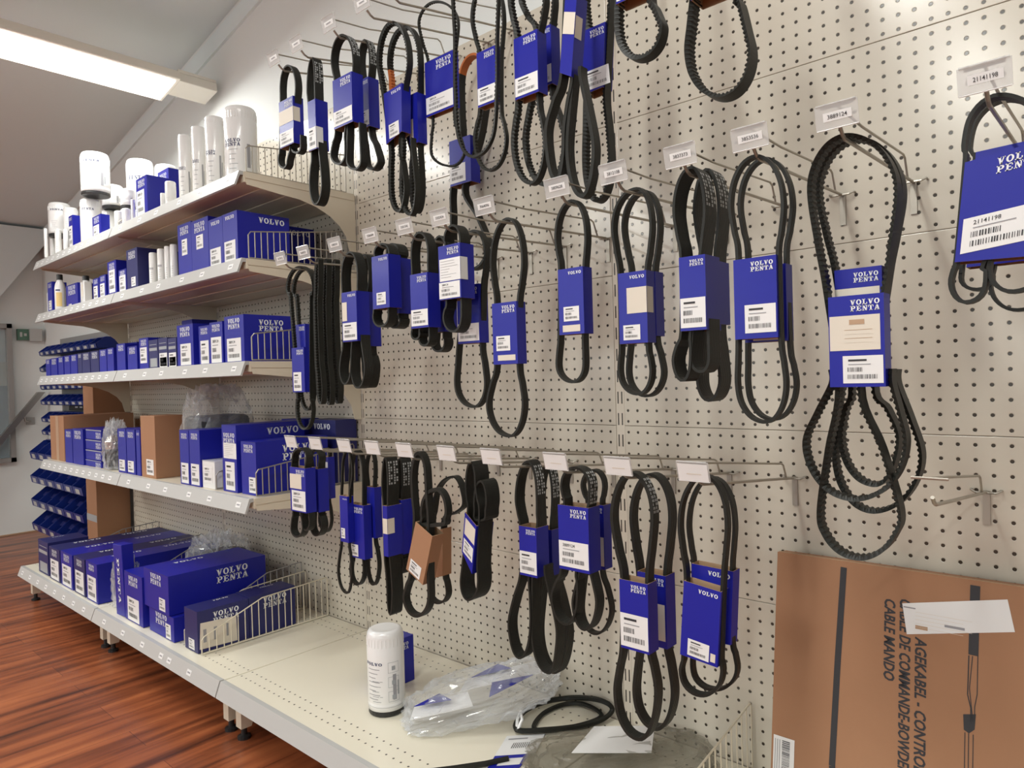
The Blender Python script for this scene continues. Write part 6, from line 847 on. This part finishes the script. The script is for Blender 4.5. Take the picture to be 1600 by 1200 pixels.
# ---------------------------------------------------------------- loose coiled belt and its card on the base shelf
def smooth_path(P, n, closed):
    P = [Vector(p) for p in P]; out = []; m = len(P)
    for i in range(m if closed else m-1):
        g = (lambda j: P[j % m]) if closed else (lambda j: P[max(0, min(m-1, j))])
        p0, p1, p2, p3 = g(i-1), g(i), g(i+1), g(i+2)
        for k in range(n):
            s = k/n; out.append(.5*((2*p1)+(-p0+p2)*s+(2*p0-5*p1+4*p2-p3)*s*s+(-p0+3*p1-3*p2+p3)*s**3))
    if not closed: out.append(P[-1])
    return out
t = empty('drive_belt', (-1.0, -.1, .17), 'loose coiled black belt lying on the base shelf', 'belt')
off_ = Vector((-1.0, -.1, .17))
mb = MB(); mb.tube([p-off_ for p in smooth_path(DATA['X']['coilA'], 8, True)], .0062, 'cog', 6, True); mb.tube([p-off_ for p in smooth_path(DATA['X']['coilB'], 8, True)], .0055, 'cog', 6, True); mb.build('rubber_loop', t)
mb = MB(); a = Vector(DATA['X']['coilA'][0])-off_; mb.tube([a+Vector((0,0,-.002)), a+Vector((-.008,.012,.016)), a+Vector((-.004,.02,.034)), a+Vector((.006,.012,.02)), a+Vector((.004,0,.002))], .004, 'can', 6, True); mb.build('cable_tie', t)
q = [Vector(p) for p in DATA['X']['card']]; c0 = sum(q, Vector())/4
t = empty('card_tag', (c0.x, c0.y, ZB), 'blue and white barcode card lying flat beside the coiled belt', 'card tag')
mb = MB(); mb.prism([(p.x-c0.x, p.y-c0.y) for p in q], 'z', 0.0005, .002, 'blue'); mb.build('card', t)
u = (q[1]-q[0]); v = (q[3]-q[0]); mb = MB()
def cq(a, b, c, d_, k, z): mb.poly([tuple(q[0]-c0+u*x+v*y)[:2]+(z,) for x, y in ((a,b),(c,b),(c,d_),(a,d_))], k)
cq(0, .0, 1, .62, 'white', .0025); cq(.2, .72, .75, .92, 'white', .0025)
for i in range(9): cq(.3+.05*i, .25, .32+.05*i, .42, 'ink', .0029)
cq(.1, .1, .6, .14, 'grey', .0029); mb.build('sticker', t)
mb = MB(); mb.tube([(-1.13+.0, -.47, .169), (-1.075, -.40, .169), (-1.035, -.345, .169), (-1.01, -.30, .169)], .006, 'cog', 6)
tag(mb.build('drive_belt'), 'end of a black belt poking out from under the barcode card', 'belt')
# ---------------------------------------------------------------- hooks
def hook(e):
    x, z0, z1 = e['x'], e['z0'], e['z1']
    t = empty('wire_hook', (x, 0, z0), e['l'], 'hook', f"wire display hooks of the {e['r']} row")
    dz = z1-z0; k = 'chrome'
    mb = MB(); mb.tube([(0,-.006,-.0),(0,-.014,0),(0,-.30,dz*.76-.005),(0,-.385,dz-.0065),(0,-.395,dz-.003),(0,-.404,dz+.005)], .0026, k, 8); mb.build('belt_arm', t)
    up = .028
    mb = MB(); mb.tube([(0,-.045,.001),(0,-.060,up+.002),(0,-.07,up+.006),(0,-.30,up+dz*.75),(0,-.415,dz+.030)], .0019, k, 6)
    mb.tube([(-.020,-.417,dz+.030),(.020,-.417,dz+.030)], .0019, k, 6); mb.build('tag_arm', t)
    mb = MB(); mb.tube([(-.021,-.001,.002),(-.021,-.008,.003),(-.014,-.012,-.001),(.014,-.012,-.001),(.021,-.008,.003),(.021,-.001,.002)], .002, k, 6)
    mb.box(-.005,.005,-.0045,-.0015,-.055,.001, k); mb.build('back_plate', t)
    if not e['e']:
        a = math.radians(14); c, s_ = math.cos(a), math.sin(a)
        th = bpy.data.objects.new('tag_holder', None)
        low = e['r'] == 'bottom'
        mb = MB(); F = Face((-.0265,-.421,dz+.032), (1,0,0), (0,s_,-c), (0,-c,-s_))
        w, h = .053, .031
        V = [F.p(0,0,0),F.p(w,0,0),F.p(w,h,0),F.p(0,h,0),F.p(0,0,.0012),F.p(w,0,.0012),F.p(w,h,.0012),F.p(0,h,.0012)]
        mb.mesh(V, [(0,3,2,1),(4,5,6,7),(0,1,5,4),(1,2,6,5),(2,3,7,6),(3,0,4,7)], 'tagp')
        mb.tube([F.p(.002,.0,.001),F.p(w-.002,.0,.001)], .0016, 'tagp', 5)
        mb.tube([F.p(.001,h,.0008),F.p(w-.001,h,.0008)], .0009, 'can', 5)
        hd = mb.build('tag_holder', t)
        mb = MB()
        if low:
            F.rect(mb, .002, .003, w-.002, h-.001, 'white', .0016); F.rect(mb, .016, .018, .040, .0195, 'cream_lab', .0020)
        else:
            F.rect(mb, .010, .010, .045, .021, 'white', .0016)
            if e['t']:
                P, tw = text_polys(e['t'], .0052); sc = .024/tw
                for p in P: F.poly(mb, [(.0155+a_*sc, .0183-b_) for a_, b_ in p], 'ink', .0020)
            else: F.rect(mb, .018, .014, .036, .017, 'grey', .0020)
        mb.build('price_card', hd)
for e in DATA['H']: hook(e)
# ---------------------------------------------------------------- drive belts
def resample(P, step, closed):
    Q = P+[P[0]] if closed else P
    L = [0]
    for a, b in zip(Q, Q[1:]): L.append(L[-1]+(b-a).length)
    n = max(8, int(L[-1]/step)); 
    if n % 2: n += 1
    out = []; j = 0
    for i in range(n if closed else n+1):
        s = L[-1]*i/n
        while j < len(Q)-2 and L[j+1] < s: j += 1
        f = (s-L[j])/max(1e-9, L[j+1]-L[j]); out.append(Q[j].lerp(Q[j+1], f))
    return out
def ribbon(mb, P2, y0, w, th, kind, closed, marks=False, band=None):
    """belt strip: centre line P2 in the X-Z plane, width along +Y"""
    P = smooth_path([(x, z, 0) for x, z in P2], 6, closed)
    P = [Vector((p.x, p.y)) for p in P]
    step = .0019 if kind == 'cog' else .006
    P = resample(P, step, closed); n = len(P)
    cen = sum(P, Vector((0,0)))/n
    area = sum(P[i].x*P[(i+1) % n].y-P[(i+1) % n].x*P[i].y for i in range(n)); sg = 1 if area > 0 else -1
    rings = []; inset = w*.18 if kind == 'cog' else .0006
    for i, p in enumerate(P):
        t_ = (P[(i+1) % n]-P[i-1]) if closed else (P[min(i+1, n-1)]-P[max(i-1, 0)])
        t_.normalize(); nrm = Vector((t_.y, -t_.x))*sg     # outward
        o_ = p+nrm*th/2
        tin = th
        if kind == 'cog' and (i//2) % 2 == 0: tin = th*.74
        i_ = o_-nrm*tin
        rings.append([(o_.x, y0+.0006, o_.y), (o_.x, y0+w-.0006, o_.y), (i_.x, y0+w-inset, i_.y), (i_.x, y0+inset, i_.y)])
    V = [q for R_ in rings for q in R_]; Fs = []; m = n if closed else n-1
    for i in range(m):
        a = i*4; b = ((i+1) % n)*4
        for j in range(4): Fs.append((a+j, a+(j+1) % 4, b+(j+1) % 4, b+j))
    if not closed: Fs += [(0,1,2,3), tuple((n-1)*4+j for j in (3,2,1,0))]
    if band:
        hit = [band[0] < V[f[0]][0] < band[1] and band[2] < V[f[0]][2] < band[3] for f in Fs]
        n0 = len(mb.v); mb.v += V
        for f, h_ in zip(Fs, hit): mb.f.append(tuple(n0+a for a in f)); mb.m.append(mb.mi('orange' if h_ else kind))
    else: mb.mesh(V, Fs, kind)
    if marks:   # white printed lettering on the outer face round the top right of the loop
        ztop = max(p.y for p in P); xs = [p for p in P if p.y > ztop-.10]; xc = sum(p.x for p in xs)/len(xs)
        k = 0
        for i in range(n-1 if not closed else n):
            p = P[i]; q = P[(i+1) % n]
            if p.x > xc+.002 and ztop-.062 < p.y < ztop-.006:
                t_ = (q-p).normalized(); nrm = Vector((t_.y, -t_.x))*sg; a = p+nrm*(th/2+.0004); b = p.lerp(q, .72)+nrm*(th/2+.0004)
                for c in ((.10,.40),(.55,.9)):
                    k += 1; m_ = (c[0]+c[1])/2; hw = (c[1]-c[0])*w
                    mb.poly([(a.x,y0+c[0]*w,a.y),(a.x,y0+(c[0]*w+hw*.35),a.y),(b.x,y0+(c[0]*w+hw*.35),b.y),(b.x,y0+c[0]*w,b.y)], 'print')
                    if k % 3: mb.poly([(a.x,y0+c[0]*w+hw*.6,a.y),(a.x,y0+c[1]*w,a.y),(b.x,y0+c[1]*w,b.y),(b.x,y0+c[0]*w+hw*.6,b.y)], 'print')
def belt(e, idx):
    rng = random.Random(idx); d, w = e['d'], e['w']
    c = e['s'][0]['p'][0] if 'q' not in e else e['q'][0]
    ox, oz = c[0], c[1]
    t = empty('drive_belt', (ox, -d, oz), e['l'], 'belt', e['g'])
    mb = MB()
    for i, s in enumerate(e['s']):
        P = [(a-ox, b-oz) for a, b in s['p']]
        closed = bool(s['c'])
        if not closed and 'q' in e:
            up = .02 if P[0][1] > min(p[1] for p in P)+.01 else 0
            P = [(P[0][0], P[0][1]+up)]+P+[(P[-1][0], P[-1][1]+up)]
        sh = 0 if i == 0 else (.0018 if i == 1 else .0)
        ww = w if i == 0 else w-.001
        ribbon(mb, P, sh, ww, e['th'], e['k'], closed, marks=('m' in e and i == 0), band=[e['ob'][0]-ox, e['ob'][1]-ox, e['ob'][2]-oz, e['ob'][3]-oz] if 'ob' in e and i == 0 else None)
    mb.build('rubber_loop', t)
    if 'q' in e:
        Q = [(a-ox, b-oz) for a, b in e['q']]; y0 = -.005; y1 = y0+e['sd']
        col = {'blue': 'blue', 'brown': 'brown'}[e['col']]
        mb = MB(); T = .0012
        TL, TR, BR, BL = [Vector((a, 0, b)) for a, b in Q]
        def at(p, y): return (p.x, y, p.z)
        cen = (TL+TR+BR+BL)/4
        def inn(p, q_): v = (q_-p).normalized(); return p+v*T
        iTL, iTR, iBR, iBL = inn(TL,TR), inn(TR,TL), inn(BR,BL), inn(BL,BR)
        # outside: front, right, back, left ; inside the same; rims top and bottom
        def wall(a, b, c_, d_, ya, yb, k): mb.poly([at(a,ya), at(b,yb), at(c_,yb), at(d_,ya)], k)
        wall(BL,BR,TR,TL,y0,y0,col); wall(BR,BL,TL,TR,y1,y1,col)
        mb.poly([at(BR,y0),at(BR,y1),at(TR,y1),at(TR,y0)], col); mb.poly([at(BL,y1),at(BL,y0),at(TL,y0),at(TL,y1)], col)
        yi0, yi1 = y0+T, y1-T
        wall(iBR,iBL,iTL,iTR,yi0,yi0,'inner'); wall(iBL,iBR,iTR,iTL,yi1,yi1,'inner')
        mb.poly([at(iBR,yi1),at(iBR,yi0),at(iTR,yi0),at(iTR,yi1)], 'inner'); mb.poly([at(iBL,yi0),at(iBL,yi1),at(iTL,yi1),at(iTL,yi0)], 'inner')
        for (a, b, ia, ib) in ((TL,TR,iTL,iTR),(BL,BR,iBL,iBR)):
            o4 = [at(a,y0),at(b,y0),at(b,y1),at(a,y1)]; i4 = [at(ia,yi0),at(ib,yi0),at(ib,yi1),at(ia,yi1)]
            for j in range(4): mb.poly([o4[j],o4[(j+1)%4],i4[(j+1)%4],i4[j]], 'inner')
        u = TR-TL; v = TL-BL; wd = u.length; ht = v.length
        F = Face(at(BL,y0), (u.x,0,u.z), (v.x,0,v.z), (0,-1,0))
        if e.get('logo'):
            lw = wd*.52; draw_logo(mb, F, wd*.93, ht*.95, lw, e['logo'])
        sl = mb.build('card_sleeve', t)
        for L_ in e.get('labs', ()):
            mb = MB(); a0, a1 = wd*L_[0], wd*L_[1]; b0, b1 = ht*(1-L_[3]), ht*(1-L_[2])
            draw_label(mb, F, max(.0005,a0), b0, a1, b1, L_[4], rng, off=.0006)
            if L_[1] >= 1:  # sticker folded round the side
                S = Face(at(BR,y0), (0,1,0), (v.x,0,v.z), (1,0,0)); S.rect(mb, 0, b0, min(e['sd'], .02), b1, 'cream_lab' if L_[4] in 'wo' else 'white', .0006)
            mb.build('sticker', sl)
for i, e in enumerate(DATA['B']): belt(e, i)
# ---------------------------------------------------------------- parts bins on the back wall beyond the shelving
def bin_mesh(w, h, dep):
    mb = MB()
    P = [(0,0),(-dep*.88,0),(-dep*.96,h*.06),(-dep,h*.42),(-dep*.62,h*.97),(0,h)]
    T = .003
    for x in (-w/2, w/2-T): mb.prism(P[::-1], 'x', x, x+T, 'bin')
    mb.box(-w/2, w/2, -dep*.86, 0, 0, T, 'bin'); mb.box(-w/2, w/2, -T, 0, 0, h, 'bin')
    mb.prism([(-dep*.88,0),(-dep*.96,h*.06),(-dep,h*.42),(-dep+T,h*.42),(-dep*.96+T,h*.06),(-dep*.88,T)], 'x', -w/2, w/2, 'bin')
    mb.prism([(-dep*.70,h*.52),(-dep*.62,h*.70),(-T,h*.80),(-T,h*.5)], 'x', -w/2+T, w/2-T, 'dblue')
    mb.box(-w/2-.002, w/2+.002, -dep*.57, 0, h-.004, h, 'bin')
    b = MB(); F = Face((-w*.28,-dep*.96,h*.06), (1,0,0), (0,-dep*.04,h*.36), (0,-h*.36,-dep*.04)); F.rect(b, w*.06, h*.05, w*.50, h*.28, 'rail', .0012)
    return mb, b
proto = {}
def bins(w, h, dep, xs, z, y, size, rowname):
    for i, x in enumerate(xs):
        key = (w, h, dep)
        lab = f"{size} blue parts bin, {rowname} of the wall rack, {ORD[i+1]} from its left"
        if key not in proto:
            a, b = bin_mesh(w, h, dep); o = a.build('parts_bin'); c = b.build('bin_label', o); proto[key] = (o, c)
        else:
            o0, c0 = proto[key]; o = o0.copy(); COL.objects.link(o); c = c0.copy(); COL.objects.link(c); c.parent = o
        o.location = (x, y, z); tag(o, lab, 'bin', 'blue parts bins on the wall rack')
up_z = [(1.198,'top row'),(1.097,'second row'),(.984,'third row'),(.888,'fourth row'),(.779,'fifth row'),(.698,'sixth row')]
for z, n in up_z: bins(.110, .066, .12, [-5.15+.117*i for i in range(9)], z, .045, 'small', n)
for z, n in ((.555,'seventh row'),(.408,'eighth row'),(.264,'ninth row'),(.115,'lowest row')): bins(.152, .118, .21, [-5.04+.160*i for i in range(6)], z, .045, 'large', n)
t = empty('bin_rack', (-4.65, .07, .65), 'dark louvred panel carrying the blue parts bins', 'rack')
mb = MB(); mb.box(-.57, .53, -.02, .02, -.6, .66, 'frame'); mb.build('back_panel', t)
for z in (-.04, -.0+.10):
    mb = MB(); mb.box(-.38, .53, -.035, -.030, z+.24, z+.29, 'black')
    F = Face((-.38,-.0355,z+.24), (1,0,0), (0,0,1), (0,-1,0))
    for i in range(9): F.rect(mb, .12+.085*i, .018, .17+.085*i, .026, 'logo', .0006)
    mb.build('black_strip', t)
t = empty('cardboard_box', (-4.03, -.06, 0), 'tall brown carton standing between the bin rack and the shelving', 'box')
mb = MB(); mb.box(-.075, .075, -.10, .06, 0, 1.04, 'brown'); F = Face((-.075,-.10,0), (1,0,0), (0,0,1), (0,-1,0)); F.rect(mb, 0, .30, .15, .335, 'silver', .0006); mb.build('box_body', t, bevel=.002)
